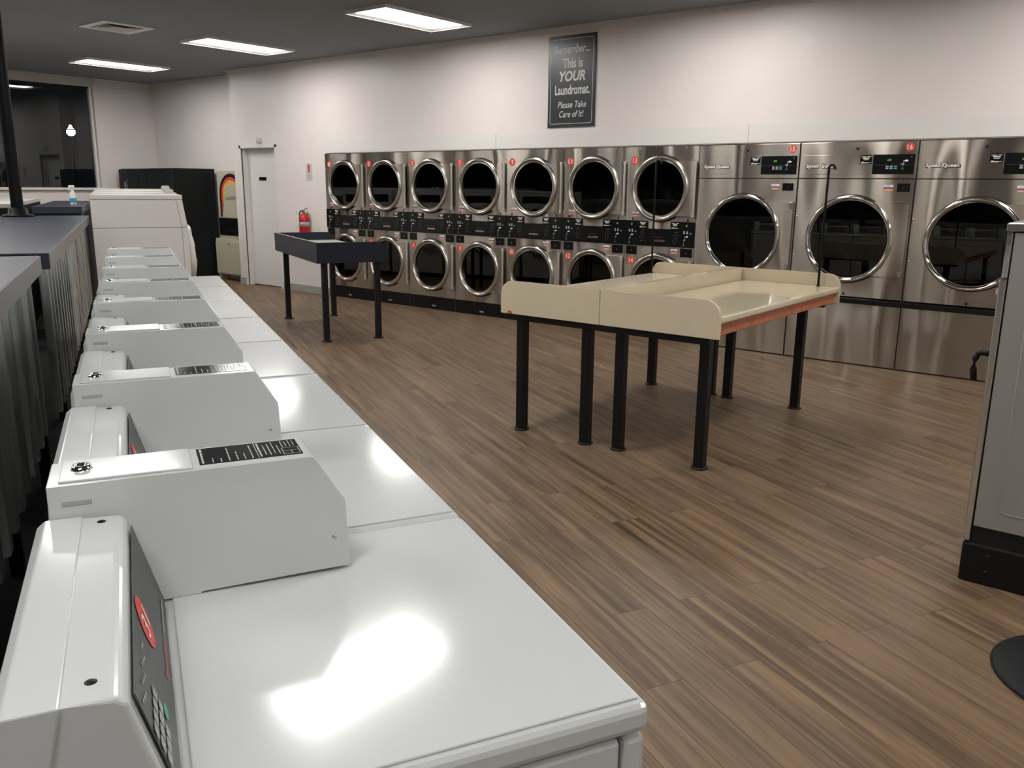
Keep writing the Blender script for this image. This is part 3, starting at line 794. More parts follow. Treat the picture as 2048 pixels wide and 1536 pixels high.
def instr_tag(t, x0, x1, z0, z1, y):
    m = MB(); m.box(x0, x1, y - 0.0012, y, z0, z1, 'black_gloss')
    cx, cz, w, h = (x0 + x1) / 2, (z0 + z1) / 2, x1 - x0, z1 - z0
    m.plane = ((cx, y - 0.0012, cz), EX, EZ, 0.0004)
    bars(m, [(-w * 0.2, h * 0.32, w * 0.42, h * 0.09), (w * 0.26, h * 0.34, w * 0.3, h * 0.08), (0, h * 0.15, w * 0.55, h * 0.15), (0, -0.02 * h, w * 0.42, h * 0.07),
             (-w * 0.28, -h * 0.27, w * 0.2, h * 0.06), (-w * 0.12, -h * 0.37, w * 0.6, h * 0.11), (w * 0.3, -h * 0.35, w * 0.25, h * 0.05)], 'sign_letter')
    m.build('instruction_tag', t)
def arrow(m, cx, cz, s, flip, mt):
    """outlined bent arrow; flip=-1 points down"""
    pts = [(0.012, -0.045), (-0.030, -0.045), (-0.030, -0.022), (-0.012, -0.022), (-0.012, 0.012), (-0.024, 0.012), (0.0, 0.045), (0.024, 0.012), (0.012, 0.012)]
    m.plane = None
    P = [Vector((cx + flip * p[0] * s, 0, cz + flip * p[1] * s)) for p in pts]
    for a, b in zip(P, P[1:] + P[:1]):
        d = (b - a).normalized(); nn = Vector((-d.z, 0, d.x)) * 0.0009
        m.raw([Vector((p.x, -0.0136, p.z)) for p in (a - nn, b - nn, b + nn, a + nn)], [(0, 1, 2, 3)], mt)
def make_stack():
    t = thing('stacked_dryer', '', 'dryer', (X0, D, 0), 0, 'stainless double-stack dryers built into the wall')
    w = WS - 0.003
    m = MB()
    panel_with_holes(m, 0.0015, w, 0.163, 1.940, [(0.40, 0.560, 0.272), (0.40, 1.530, 0.272)], -0.004, 0.03, 'brushed_steel')
    m.box(0.0015, 0.004, -0.004, 0.70, 0.0, 1.94, 'brushed_steel'); m.box(w - 0.0025, w, -0.004, 0.70, 0.0, 1.94, 'brushed_steel')
    m.box(0.0015, w, -0.004, 0.70, 1.937, 1.94, 'brushed_steel'); m.box(0.0015, w, 0.69, 0.70, 0.0, 1.94, 'black_matte')
    m.build('cabinet', t, fix=False)
    m = MB(); m.box(0.0, WS, -0.004, 0.10, 0.0, 0.162, 'black_metal'); kp = m.build('kick_plate', t)
    m = MB(); m.box(0.40, 0.465, -0.0052, -0.004, 0.036, 0.056, 'grey_enamel'); m.build('kick_plate_slot', kp)
    drum(t, 0.40, 0.560, 0.272); drum(t, 0.40, 1.530, 0.272)
    dryer_door(t, 0.40, 1.530, 0.322, 0.268, 0.368, 0.268, 'satin_steel', True)
    dryer_door(t, 0.40, 0.560, 0.322, 0.268, 0.368, 0.268, 'satin_steel', True)
    # coin and control strip
    m = MB()
    m.prism([(0.003, 0.956), (w - 0.0015, 0.956), (w - 0.0015, 1.208), (0.640, 1.208), (0.640, 1.131), (0.160, 1.131), (0.160, 1.208), (0.003, 1.208)], 'y', -0.012, -0.004, 'black_gloss')
    cp = m.build('control_panel', t)
    for ox in (0.0, 0.628):
        m = MB(); m.plane = ((0, -0.0122, 0), EX, EZ, 0.0006)
        for cx in (0.060, 0.094):
            for zz in (1.112, 1.097): disc(m, (cx + ox, -0.0122, zz), EX, EZ, 0.010, 0.007, 'grey_decal', 0.0008)
        disc(m, (0.132 + ox, -0.0122, 1.096), EX, EZ, 0.010, 0.007, 'green_button', 0.0008)
        m.build('keypad', cp)
        m = MB(); m.plane = ((0, -0.0122, 0), EX, EZ, 0.0006)
        bars(m, [(0.084 + ox, 1.171, 0.014, 0.018)], 'dim_display'); m.build('display', cp)
        m = MB(); m.plane = ((0, -0.0122, 0), EX, EZ, 0.0006)
        disc(m, (0.092 + ox, -0.0122, 1.064), EX, EZ, 0.014, 0.007, 'white_decal', 0.0008)
        bars(m, [(0.072 + ox, 1.05, 0.003, 0.035), (0.066 + ox, 1.030, 0.018, 0.008), (0.060 + ox, 1.000, 0.002, 0.05), (0.060 + ox, 0.978, 0.022, 0.003)], 'grey_decal')
        m.build('card_reader_print', cp)
    m = MB(); arrow(m, 0.215, 1.075, 1.0, 1, 'dim_decal'); arrow(m, 0.585, 1.030, 1.0, -1, 'dim_decal')
    m.plane = ((0, -0.0122, 0), EX, EZ, 0.0006)
    bars(m, [(0.205, 1.003, 0.03, 0.004), (0.595, 1.100, 0.03, 0.004), (0.255, 1.003, 0.003, 0.018), (0.618, 1.103, 0.003, 0.018)], 'dim_decal')
    m.build('arrow_marking', cp)
    m = MB(); text_mb(m, 'Speed Queen', (0.402, -0.0126, 1.048), EX, EZ, 0.10, 0.011, 'dark_red_decal', 0.0006); m.build('brand_lettering', cp)
    m = MB(); m.box(0.345, 0.475, -0.016, -0.012, 1.002, 1.022, 'satin_steel', r=0.0018); m.build('pull_badge', cp)
    instr_tag(t, 0.172, 0.262, 1.135, 1.203, -0.012); instr_tag(t, 0.538, 0.632, 1.135, 1.203, -0.012)
    for a_, b_ in ((0.160, 0.268), (0.532, 0.640)):
        m = MB(); m.box(a_, b_, -0.0115, -0.004, 1.131, 1.206, 'black_gloss'); m.build('panel_shoulder', cp)
    for (x0, x1) in ((0.024, 0.148), (0.652, 0.782)):
        m = MB(); m.box(x0, x1, -0.009, -0.004, 0.860, 0.947, 'black_gloss', r=0.002); c = m.build('coin_drawer', t)
        m = MB(); m.lathe([(0, 0.001), (0.006, 0.001), (0.007, 0)], 'dim_decal', c=((x0 + x1) / 2, -0.009, 0.90), axis='y', sign=-1, n=12); m.build('lock', c)
    sticker(t, 0.120, 1.272, -0.004); sticker(t, 0.582, 0.912, -0.004)
    for xx in (0.088, 0.718):
        m = MB(); m.lathe([(0, 0.001), (0.011, 0.001), (0.013, 0)], 'black_matte', c=(xx, -0.004, 1.224), axis='y', sign=-1, n=16); m.build('lock_hole', t)
    for (xx, zz) in ((0.015, 1.741), (0.015, 1.33), (0.14, 1.925), (0.66, 1.925), (0.015, 0.75), (0.015, 0.35)):
        m = MB(); m.lathe([(0, 0.002), (0.004, 0.0015), (0.006, 0)], 'chrome', c=(xx, -0.004, zz), axis='y', sign=-1, n=10); m.build('screw', t)
    return t
def badge(t, s, cx, cz, r_=0.042, y=-0.004):
    m = MB(); disc(m, (cx, y, cz), EX, EZ, r_, r_, 'red_decal', 0.0008); b = m.build('number_badge', t)
    m = MB(); text_mb(m, s, (cx, y, cz), EX, EZ, r_ * (1.15 if len(s) > 1 else 0.55), r_ * 1.15, 'white_decal', 0.0016, bold=0.012); m.build('numeral', b)
st = make_stack()
stacks = [st] + [dup(st, (X0 + k * WS, D, 0)) for k in range(1, 7)]
for k, s in enumerate(stacks):
    s['label'] = 'stainless double-stack dryer numbered %d over %d in red discs' % (2 * k + 1, 2 * k + 2)
    badge(s, str(2 * k + 1), 0.087, 1.805); badge(s, str(2 * k + 2), 0.087, 0.795)

# ================================================================ BIG SINGLE DRYERS
def make_big():
    t = thing('tumble_dryer', '', 'dryer', (XB, D, 0), 0, 'large stainless single dryers built into the wall')
    w = WB - 0.010
    m = MB()
    panel_with_holes(m, 0.003, w, 0.612, 1.628, [(0.492, 1.115, 0.340)], -0.004, 0.03, 'brushed_steel')
    m.box(0.003, w, -0.004, 0.03, 1.634, 1.940, 'brushed_steel', r=0.002)
    m.box(0.003, w, -0.004, 0.03, 0.012, 0.552, 'brushed_steel', r=0.002)
    m.box(0.0015, 0.004, 0.0, 0.70, 0.0, 1.94, 'satin_steel'); m.box(w - 0.0025, w, 0.0, 0.70, 0.0, 1.94, 'satin_steel')
    m.box(0.003, w, 0.0, 0.70, 1.937, 1.94, 'satin_steel'); m.box(0.003, w, 0.69, 0.70, 0.0, 1.94, 'black_matte'); m.box(0.003, w, 0.04, 0.05, 0.0, 0.62, 'black_matte')
    m.build('cabinet', t, fix=False)
    m = MB(); m.box(0.0, WB - 0.001, -0.030, 0.03, 0.556, 0.600, 'black_gloss', r=0.006); m.build('toe_rail', t)
    m = MB(); m.box(w, WB - 0.001, -0.002, 0.03, 0.0, 1.94, 'black_matte'); m.build('filler_strip', t)
    drum(t, 0.492, 1.115, 0.340)
    dryer_door(t, 0.492, 1.115, 0.374, 0.335, 0.478, 0.310, 'chrome', False, curve=0.04, big=True)
    # header inset
    m = MB(); m.box(0.032, 0.625, -0.0065, -0.004, 1.668, 1.832, 'brushed_steel', r=0.001); ins = m.build('header_plate', t)
    m = MB(); text_mb(m, 'Speed Queen', (0.190, -0.0070, 1.735), EX, EZ, 0.268, 0.054, 'black_metal', 0.0004, bold=0.075)
    text_mb(m, 'Speed Queen', (0.188, -0.0080, 1.737), EX, EZ, 0.254, 0.040, 'white_decal', 0.0010, bold=0.028); m.build('brand_lettering', ins)
    instr_tag(t, 0.526, 0.622, 1.755, 1.828, -0.0065)
    m = MB(); m.box(0.632, 0.966, -0.009, -0.004, 1.670, 1.832, 'black_gloss', r=0.001); cp = m.build('control_panel', t)
    m = MB(); text_mb(m, 'LFS', (0.766, -0.009, 1.786), EX, EZ, 0.030, 0.016, 'green_display', 0.0006, shear=0.2, bold=0.01); m.build('display', cp)
    m = MB(); m.plane = ((0, -0.009, 0), EX, EZ, 0.0006)
    for i in range(3):
        for zz in (1.733, 1.717): bars(m, [(0.752 + 0.034 * i, zz, 0.024, 0.011)], 'green_button' if i == 2 else 'grey_decal')
    m.build('keypad', cp)
    m = MB(); m.plane = ((0, -0.009, 0), EX, EZ, 0.0006)
    disc(m, (0.902, -0.009, 1.780), EX, EZ, 0.015, 0.008, 'white_decal', 0.0008)
    bars(m, [(0.882, 1.768, 0.006, 0.034), (0.874, 1.752, 0.026, 0.010), (0.878, 1.73, 0.003, 0.040), (0.876, 1.712, 0.030, 0.002)], 'grey_decal')
    bars(m, [(0.80, 1.745, 0.32, 0.0012), (0.74, 1.755, 0.008, 0.003), (0.80, 1.755, 0.008, 0.003), (0.94, 1.81, 0.01, 0.012)], 'dim_decal')
    m.build('card_reader_print', cp)
    sticker(t, 0.782, 1.557, -0.004, 0.075, 0.050)
    m = MB(); m.box(0.850, 0.952, -0.009, -0.004, 1.525, 1.592, 'black_gloss', r=0.002); c = m.build('coin_drawer', t)
    m = MB(); m.lathe([(0, 0.001), (0.004, 0.001), (0.005, 0)], 'dim_decal', c=(0.902, -0.009, 1.558), axis='y', sign=-1, n=12); m.build('lock', c)
    for zz in (1.883, 0.632):
        m = MB(); m.lathe([(0, 0.001), (0.010, 0.001), (0.012, 0)], 'black_matte', c=(0.495, -0.004, zz), axis='y', sign=-1, n=16); m.build('lock_hole', t)
    for (xx, zz) in ((0.012, 1.30), (0.012, 0.95)):
        m = MB(); m.lathe([(0, 0.003), (0.005, 0.002), (0.008, 0)], 'chrome', c=(xx, -0.004, zz), axis='y', sign=-1, n=10); m.build('screw', t)
    m = MB(); m.box(0.003, w, 0.0, 0.03, 0.0, 0.012, 'black_matte'); m.build('toe_gap', t)
    return t
bg = make_big()
bigs = [bg, dup(bg, (XB + WB, D, 0)), dup(bg, (XB + 2 * WB, D, 0))]
for s, n_, lab in zip(bigs, ('15', '16', '17'), ('large stainless single dryer numbered 15 beside the stacked dryers', 'large stainless single dryer numbered 16, middle of the three', 'rightmost large stainless single dryer, partly cut off by the picture edge')):
    s['label'] = lab
    badge(s, n_, 0.918, 1.891, 0.036)

for s in stacks + bigs:
    for c in [c for c in COL.objects if c.parent == s and c.name.startswith('door')]:
        c.rotation_euler = (0, 0, -math.radians(random.uniform(0.0, 2.1)))

# ================================================================ WALL SIGN
t = thing('wall_sign', 'dark framed sign reading This is YOUR Laundromat above the dryers', 'sign', (-5.405, D, 2.6235))
m = MB(); m.box(-0.302, 0.302, -0.016, -0.001, -0.4615, 0.4615, 'sign_board', r=0.002); m.build('board', t)
m = MB()
def rrect(m, w, h, r_, th, y, mt, n=6):
    def ring(w, h, r_):
        P = []
        for cx, cz, a0 in ((w - r_, h - r_, 0), (-w + r_, h - r_, PI / 2), (-w + r_, -h + r_, PI), (w - r_, -h + r_, 1.5 * PI)):
            for i in range(n + 1):
                a = a0 + PI / 2 * i / n; P.append((cx + r_ * math.cos(a), y, cz + r_ * math.sin(a)))
        return P
    A, B = ring(w, h, r_), ring(w - th, h - th, r_ - th)
    N_ = len(A); m.raw(A + B, [(i, (i + 1) % N_, N_ + (i + 1) % N_, N_ + i) for i in range(N_)], mt)
rrect(m, 0.272, 0.428, 0.022, 0.005, -0.0168, 'sign_letter'); m.build('border_line', t)
Y_ = -0.0165
for txt, cx, cz, w, h, sh, bo in (('Remember...', 0.0, 0.325, 0.45, 0.082, 0.25, 0.022), ('This is', 0.015, 0.185, 0.26, 0.098, 0.0, 0.022), ('YOUR', 0.012, 0.055, 0.335, 0.105, 0.22, 0.03),
                                  ('Laundromat.', 0.015, -0.082, 0.445, 0.098, 0.0, 0.022), ('Please Take', 0.015, -0.232, 0.365, 0.066, 0.22, 0.008), ('Care of It!', 0.010, -0.328, 0.315, 0.066, 0.22, 0.008)):
    m = MB(); text_mb(m, txt, (cx, Y_, cz), EX, EZ, w, h, 'sign_letter', 0.0006, shear=sh, bold=bo); m.build('lettering', t)
for zz in (0.446, -0.447):
    m = MB(); m.lathe([(0, 0.002), (0.004, 0.001), (0.005, 0)], 'satin_steel', c=(-0.02, -0.016, zz), axis='y', sign=-1, n=10); m.build('screw', t)

# extinguisher sign
t = thing('extinguisher_sign', 'small white sign with a red extinguisher picture on the wall', 'sign', (-9.852, D, 1.705))
m = MB(); m.box(-0.065, 0.065, -0.006, -0.001, -0.115, 0.115, 'white_enamel', r=0.004); m.build('board', t)
m = MB(); m.plane = ((0, -0.0062, 0), EX, EZ, 0.0006)
bars(m, [(0, 0.035, 0.044, 0.090)], 'red_decal'); disc(m, (0, -0.0062, 0.08), EX, EZ, 0.022, 0.014, 'red_decal', 0.0006)
bars(m, [(0.0, 0.096, 0.016, 0.012), (-0.008, 0.103, 0.03, 0.006)], 'red_decal')
text_mb(m, 'Fire', (0, -0.0062, -0.045), EX, EZ, 0.035, 0.018, 'red_decal', 0.0006)
text_mb(m, 'Extinguisher', (0, -0.0062, -0.080), EX, EZ, 0.105, 0.022, 'red_decal', 0.0006); m.build('pictogram', t)

# fire extinguisher
t = thing('fire_extinguisher', 'red fire extinguisher with a paper tag hanging on the wall', 'fire extinguisher', (-9.905, D - 0.085, 0.70))
m = MB(); m.lathe([(0, 0), (0.066, 0.0), (0.072, 0.01), (0.072, 0.36), (0.062, 0.40), (0.035, 0.425), (0.022, 0.43), (0.022, 0.445), (0, 0.445)], 'extinguisher_red', n=32); m.build('cylinder', t)
m = MB(); m.lathe([(0.0725, 0.255), (0.0732, 0.255), (0.0732, 0.315), (0.0725, 0.315)], 'grey_decal', n=32); m.build('label_band', t)
m = MB(); disc(m, (-0.01, -0.0745, 0.10), EX, EZ, 0.028, 0.028, 'paper_tag', 0.0); m.build('round_label', t)
m = MB(); m.box(-0.022, 0.022, -0.02, 0.02, 0.445, 0.475, 'satin_steel', r=0.005); m.build('valve', t)
m = MB(); m.box(-0.02, 0.085, -0.012, 0.012, 0.478, 0.486, 'grey_enamel', r=0.002, M=Matrix.Translation((0, 0, 0.485)) @ Matrix.Rotation(-0.35, 4, 'Y') @ Matrix.Translation((0, 0, -0.485)))
m.box(-0.01, 0.08, -0.010, 0.010, 0.455, 0.462, 'grey_enamel', r=0.002); m.build('lever', t)
m = MB(); m.tube([(-0.02, 0, 0.465), (-0.055, -0.01, 0.468), (-0.078, -0.015, 0.44), (-0.085, -0.01, 0.38), (-0.085, 0.0, 0.20), (-0.082, 0, 0.12)], 0.010, 'black_matte'); m.build('hose', t)
m = MB(); m.box(-0.085, -0.005, -0.092, -0.089, 0.28, 0.44, 'paper_tag'); m.box(-0.045, -0.035, -0.0925, -0.0885, 0.42, 0.45, 'grey_enamel'); m.build('inspection_tag', t)
m = MB(); m.box(-0.02, 0.02, 0.06, 0.085, 0.30, 0.44, 'satin_steel'); m.build('bracket', t)
# door-top sensor
t = thing('motion_sensor', 'small white sensor box on the wall above the door', 'sensor', (-10.965, D, 2.150))
m = MB(); m.box(-0.035, 0.035, -0.045, -0.001, -0.03, 0.045, 'white_enamel', r=0.01, seg=3); m.build('housing', t)
m = MB(); m.box(-0.022, 0.022, -0.049, -0.044, -0.026, -0.004, 'grey_decal', r=0.004); m.build('lens', t)

# ================================================================ CREAM FOLDING TABLES
def rounded_end(x_in, x_out, z0, z1, r_, n=8):
    s_ = 1 if x_out > x_in else -1
    P = [(x_in, z0), (x_out, z0)]
    for i in range(n + 1):
        a = PI / 2 * i / n
        P.append((x_out - s_ * r_ + s_ * r_ * math.cos(a), z1 - r_ + r_ * math.sin(a)))
    P.append((x_in, z1))
    return P
def post_leg(t, x, y, z1, s_=0.029, rfoot=0.048, mt='black_metal', rot=0.0):
    m = MB(); m.box(-s_, s_, -s_, s_, 0.008, z1, mt, r=0.004, axis='z', M=Matrix.Translation((x, y, 0)) @ Matrix.Rotation(rot, 4, 'Z')); l = m.build('leg', t)
    m = MB(); m.lathe([(0, 0), (rfoot, 0.0), (rfoot, 0.007), (rfoot - 0.006, 0.012), (0, 0.014)], mt, c=(x, y, 0), n=24); m.build('foot', l)
def cream_table(name_lab, xin, xout, legs, rod):
    s_ = 1 if xout > xin else -1
    t = thing('folding_table', name_lab, 'table', (0, 0, 0), 0, 'cream folding tables standing back to back')
    ox = (xin + xout) / 2; oy = 5.04
    t.location = (ox, oy, 0)
    tx = lambda x: x - ox
    ty = lambda y: y - oy
    Y0, Y1 = 4.08, 6.0
    for (a, b) in ((Y0, Y0 + 0.025), (Y1 - 0.025, Y1)):
        m = MB(); m.prism([(tx(px_), pz) for px_, pz in rounded_end(xin + s_ * 0.0015, xout, 0.766, 0.970, 0.085)], 'y', ty(a), ty(b), 'cream_laminate', r=0.0015, seg=1); m.build('end_panel', t)
    m = MB(); a, b = sorted((tx(xin + s_ * 0.0015), tx(xin + s_ * 0.026))); m.box(a, b, ty(Y0 + 0.026), ty(Y1 - 0.026), 0.78, 0.970, 'cream_laminate', r=0.001); m.build('back_panel', t)
    m = MB(); a, b = sorted((tx(xin + s_ * 0.027), tx(xout - s_ * 0.004)))
    m.box(a, b, ty(Y0 + 0.026), ty(Y1 - 0.026), 0.842, 0.882, 'cream_laminate', r=0.012, seg=3, axis='y'); m.build('table_top', t)
    m = MB(); a, b = sorted((tx(xout - s_ * 0.055), tx(xout - s_ * 0.030))); m.box(a, b, ty(Y0 + 0.026), ty(Y1 - 0.026), 0.775, 0.841, 'orange_wood_apron'); m.build('apron', t)
    m = MB()
    fx0, fx1 = sorted((tx(xin + s_ * 0.08), tx(xout - s_ * 0.075)))
    m.box(fx0, fx1, ty(Y0 + 0.05), ty(Y0 + 0.09), 0.725, 0.800, 'black_metal'); m.box(fx0, fx1, ty(Y1 - 0.09), ty(Y1 - 0.05), 0.74, 0.79, 'black_metal')
    for q in (fx0, fx1 - 0.04): m.box(q, q + 0.04, ty(Y0 + 0.09), ty(Y1 - 0.09), 0.755, 0.80, 'black_metal')
    m.build('frame', t)
    for (lx, ly) in legs: post_leg(t, tx(lx), ty(ly), 0.79)
    # hanging rod with hook
    rx, ry, rz = rod
    m = MB(); m.lathe([(0.016, 0.0), (0.014, 0.006), (0.007, 0.010), (0.0055, 0.012)], 'black_metal', c=(tx(rx), ty(ry), 0.882), n=16)
    pts = [(tx(rx), ty(ry), 0.884), (tx(rx), ty(ry), rz - 0.02)] + [(tx(rx) + 0.02 - 0.02 * math.cos(a), ty(ry), rz - 0.02 + 0.02 * math.sin(a)) for a in [PI * i / 8 for i in range(1, 8)]] + [(tx(rx) + 0.045, ty(ry), rz - 0.03)]
    m.tube(pts, 0.0085, 'black_metal', n=10)
    m.build('hanging_rod', t)
    return t
XJ = -2.613
t1 = cream_table('cream folding table, left one of the back-to-back pair', XJ, -3.345, [(-3.245, 4.181), (-2.757, 4.192), (-3.248, 5.879), (-2.736, 5.888)], (-3.325, 5.93, 1.745))
t2 = cream_table('cream folding table, right one of the back-to-back pair, showing an orange apron', XJ, -1.872, [(-2.537, 4.219), (-1.997, 4.214), (-2.592, 5.867), (-2.08, 5.884)], (-2.005, 5.93, 1.70))
# chipped spot on the near panel
m = MB(); m.raw([(-3.273 - (-2.979) + 0.022 * math.cos(PI * i / 10), 4.0795 - 5.04 - 0.0006, 0.7665 + 0.020 * math.sin(PI * i / 10)) for i in range(11)], [tuple(range(11))], 'orange_wood_apron'); o = m.build('chipped_spot', t1)
o.location = (0, 0, 0)

# ================================================================ NAVY FOLDING TABLE
BTH = -1.1505
bU = Vector((math.sin(BTH), math.cos(BTH), 0)); bV = Vector((math.cos(BTH), -math.sin(BTH), 0))
t = thing('folding_table', 'navy blue folding table with raised sides and light grey top, left of the cream tables', 'table', (-6.6658, 5.3793, 0), math.atan2(bV.y, bV.x))
vb0, vb1, ub0, ub1 = -0.09, 0.625, -0.09, 1.80
for (a, b) in ((ub0, ub0 + 0.022), (ub1 - 0.022, ub1)):
    m = MB(); m.prism(rounded_end(vb0 + 0.0, vb1, 0.787, 0.988, 0.12), 'y', a, b, 'navy_laminate', r=0.001, seg=1); m.build('end_panel', t)
m = MB(); m.box(vb0, vb0 + 0.022, ub0 + 0.023, ub1 - 0.023, 0.787, 0.988, 'blue_grey_panel'); m.build('back_panel', t)
m = MB(); m.box(vb0 + 0.0, vb0 + 0.022, ub0 + 0.023, ub1 - 0.023, 0.9885, 0.9893, 'grey_decal'); m.build('edge_strip', t)
m = MB(); m.box(vb0 + 0.023, vb1 - 0.006, ub0 + 0.023, ub1 - 0.023, 0.862, 0.897, 'tabletop_grey', r=0.01, axis='y'); m.build('table_top', t)
m = MB(); m.box(vb1 - 0.055, vb1 - 0.03, ub0 + 0.023, ub1 - 0.023, 0.79, 0.861, 'navy_laminate'); m.build('apron', t)
m = MB()
m.box(-0.02, 0.56, -0.02, 0.02, 0.80, 0.861, 'black_metal'); m.box(-0.02, 0.56, 1.646, 1.686, 0.80, 0.861, 'black_metal'); m.build('frame', t)
for (a, b) in ((0, 0), (0.541, 0), (0, 1.666), (0.541, 1.666)): post_leg(t, a, b, 0.80, 0.028, 0.052)

# ================================================================ NAVY COUNTERS WITH CORRUGATED SKIRTS
def counter(u0, u1, vfront, depth, z, label, skirt=True, zb=0.47, end_near=False):
    t = thing('bulkhead_counter', label, 'counter', W(u0, vfront), ROW, None)
    Ln = u1 - u0
    m = MB(); m.box(-depth, -0.0035, 0.0, Ln, z - 0.075, z, 'counter_top', r=0.003); ct = m.build('counter_top', t)
    m = MB(); m.box(-0.003, 0.0, 0.001, Ln - 0.001, z - 0.074, z - 0.001, 'counter_edge'); m.build('aisle_strip', ct)  # strip on the aisle face, lighter grey than the counter top
    m = MB(); m.box(-depth + 0.10, -0.11, 0.10, Ln - 0.10, z - 0.12, z - 0.076, 'black_metal')
    y = 0.3
    while y < Ln - 0.2:
        for xx in (-0.15, -depth + 0.13): m.box(xx - 0.025, xx + 0.025, y - 0.025, y + 0.025, 0, z - 0.12, 'black_metal')
        y += 1.4
    m.build('frame', t)
    if skirt:
        for side, xx in (('front', -0.055), ('back', -depth + 0.055)):
            P = []; y = 0.02; i = 0
            seg = [(0.0, 0.0), (0.10, 0.0), (0.115, 0.026), (0.175, 0.026), (0.19, 0.0)]
            while y < Ln - 0.2:
                for dy, dx in seg[:-1]: P.append((xx + dx, y + dy))
                y += 0.190
            P.append((xx, y))
            z0_, z1_ = zb, z - 0.076
            n_ = len(P)
            m = MB(); m.raw([(a, b, z0_) for a, b in P] + [(a, b, z1_) for a, b in P], [(i, i + 1, n_ + i + 1, n_ + i) for i in range(n_ - 1)], 'galvanised')
            m.build('corrugated_skirt', t, fix=False)
    return t
counter(-1.6, 3.56, -0.905, 0.80, 1.218, 'navy counter on a corrugated metal skirt, nearest, at the left edge', zb=0.46)
counter(3.70, 8.60, -0.880, 0.80, 1.220, 'navy counter on a corrugated metal skirt, carrying the black post', zb=0.43)
c3 = counter(10.0, 13.3, -0.99, 0.50, 1.268, 'navy counter near the window with the spray bottle on it', skirt=False)
m = MB(); m.box(-0.48, -0.02, 0.02, 0.05, 0.0, 1.192, 'navy_laminate'); m.box(-0.05, -0.02, 0.05, 3.28, 0.0, 1.192, 'navy_laminate'); m.build('side_board', c3)
# post
t = thing('support_post', 'black round post rising from the navy counter to the ceiling', 'post', W(8.40, -1.46, 1.2205))
m = MB(); m.lathe([(0.052, 0.0), (0.052, CEIL - 1.2205 - 0.003)], 'black_post', n=28); m.build('pole', t)
m = MB(); m.lathe([(0, 0), (0.135, 0.0), (0.135, 0.010), (0.125, 0.018), (0.085, 0.022), (0.078, 0.075), (0.053, 0.082)], 'black_post', n=32); m.build('base_flange', t)
# spray bottle
t = thing('spray_bottle', 'white spray bottle with a blue label on the far navy counter', 'bottle', W(10.75, -1.11, 1.2685)); t.scale = (0.86, 0.86, 0.86)
m = MB(); m.lathe([(0, 0), (0.038, 0.0), (0.042, 0.006), (0.042, 0.13), (0.034, 0.165), (0.015, 0.195), (0.013, 0.215), (0, 0.215)], 'bottle_plastic', n=24); m.build('body', t)
m = MB(); m.lathe([(0.0425, 0.035), (0.043, 0.036), (0.043, 0.095), (0.0425, 0.096)], 'blue_label', n=24); m.build('label', t)
m = MB(); m.box(-0.018, 0.018, -0.045, 0.03, 0.235, 0.268, 'bottle_plastic', r=0.008); m.cyl((0, 0, 0.212), (0, 0, 0.238), 0.014, 'bottle_plastic'); m.box(-0.006, 0.006, -0.045, -0.035, 0.19, 0.238, 'bottle_plastic', r=0.002); m.build('trigger_head', t)

# ================================================================ VENDING MACHINES AND SOAP DISPENSER
def vending(x0, x1, y0, h, lab, detail):
    t = thing('vending_machine', lab, 'vending machine', ((x0 + x1) / 2, y0, 0), 0, 'black vending machines in the corner')
    w = (x1 - x0) / 2
    m = MB(); m.box(-w, w, 0.05, 0.74, 0.06, h, 'vending_black', r=0.008); m.build('cabinet', t)
    m = MB(); m.box(-w + 0.04, w - 0.04, 0.10, 0.70, 0.0, 0.06, 'black_matte'); m.build('base', t)
    m = MB(); m.box(-w + 0.004, w - 0.004, 0.0, 0.048, 0.10, h - 0.01, 'vending_black', r=0.006); d = m.build('door', t)
    m = MB(); m.box(-w + 0.05, w - 0.26, -0.003, 0.0, 0.75, h - 0.08, 'vending_black', r=0.001); m.build('display_window', d)
    m = MB(); m.box(-w + 0.08, w - 0.28, -0.006, 0.002, 0.25, 0.45, 'black_matte', r=0.01); m.build('delivery_flap', d)
    if detail:
        m = MB()
        m.box(-0.345 + 0.09, -0.305 + 0.09, -0.012, -0.003, 1.38, 1.545, 'grey_enamel', r=0.004); m.build('card_reader', d)
        m = MB()
        for k in range(7): m.box(-0.185, -0.165, -0.007, -0.003, 1.36 + 0.034 * k, 1.375 + 0.034 * k, 'grey_decal')
        m.build('selection_button', d)
    return t
vending(-14.235, -13.345, 7.25, 1.758, 'black vending machine in the far corner with a strip of pale buttons', True)
vending(-13.335, -12.56, 7.25, 1.762, 'black vending machine beside the cream laundry dispenser', False)

t = thing('laundry_supply_dispenser', 'cream dispenser with a rainbow and the word LAUNDRY, standing on a cream cabinet', 'dispenser', (-12.03, 7.9, 0.672))
m = MB(); m.box(-0.345, 0.345, 0.0, 0.135, 0.0, 1.055, 'cream_metal', r=0.005); m.build('cabinet', t)
m = MB(); m.box(-0.315, 0.315, -0.006, 0.0, 0.335, 1.03, 'cream_metal', r=0.002); d = m.build('door', t)
m = MB()
def arc(m, cx, cz, r0, r1, y, mt, zb, n=24):
    P = [(cx - r1, y, zb)] + [(cx - r1 * math.cos(PI * i / n), y, cz + r1 * math.sin(PI * i / n)) for i in range(n + 1)] + [(cx + r1, y, zb)]
    Q = [(cx - r0, y, zb)] + [(cx - r0 * math.cos(PI * i / n), y, cz + r0 * math.sin(PI * i / n)) for i in range(n + 1)] + [(cx + r0, y, zb)]
    N_ = len(P); m.raw(P + Q, [(i, i + 1, N_ + i + 1, N_ + i) for i in range(N_ - 1)], mt)
cx_, cz_ = 0.035, 0.70
arc(m, cx_, cz_, 0.262, 0.315, -0.0065, 'black_matte', 0.345)
arc(m, cx_, cz_, 0.215, 0.260, -0.0065, 'red_decal', 0.50)
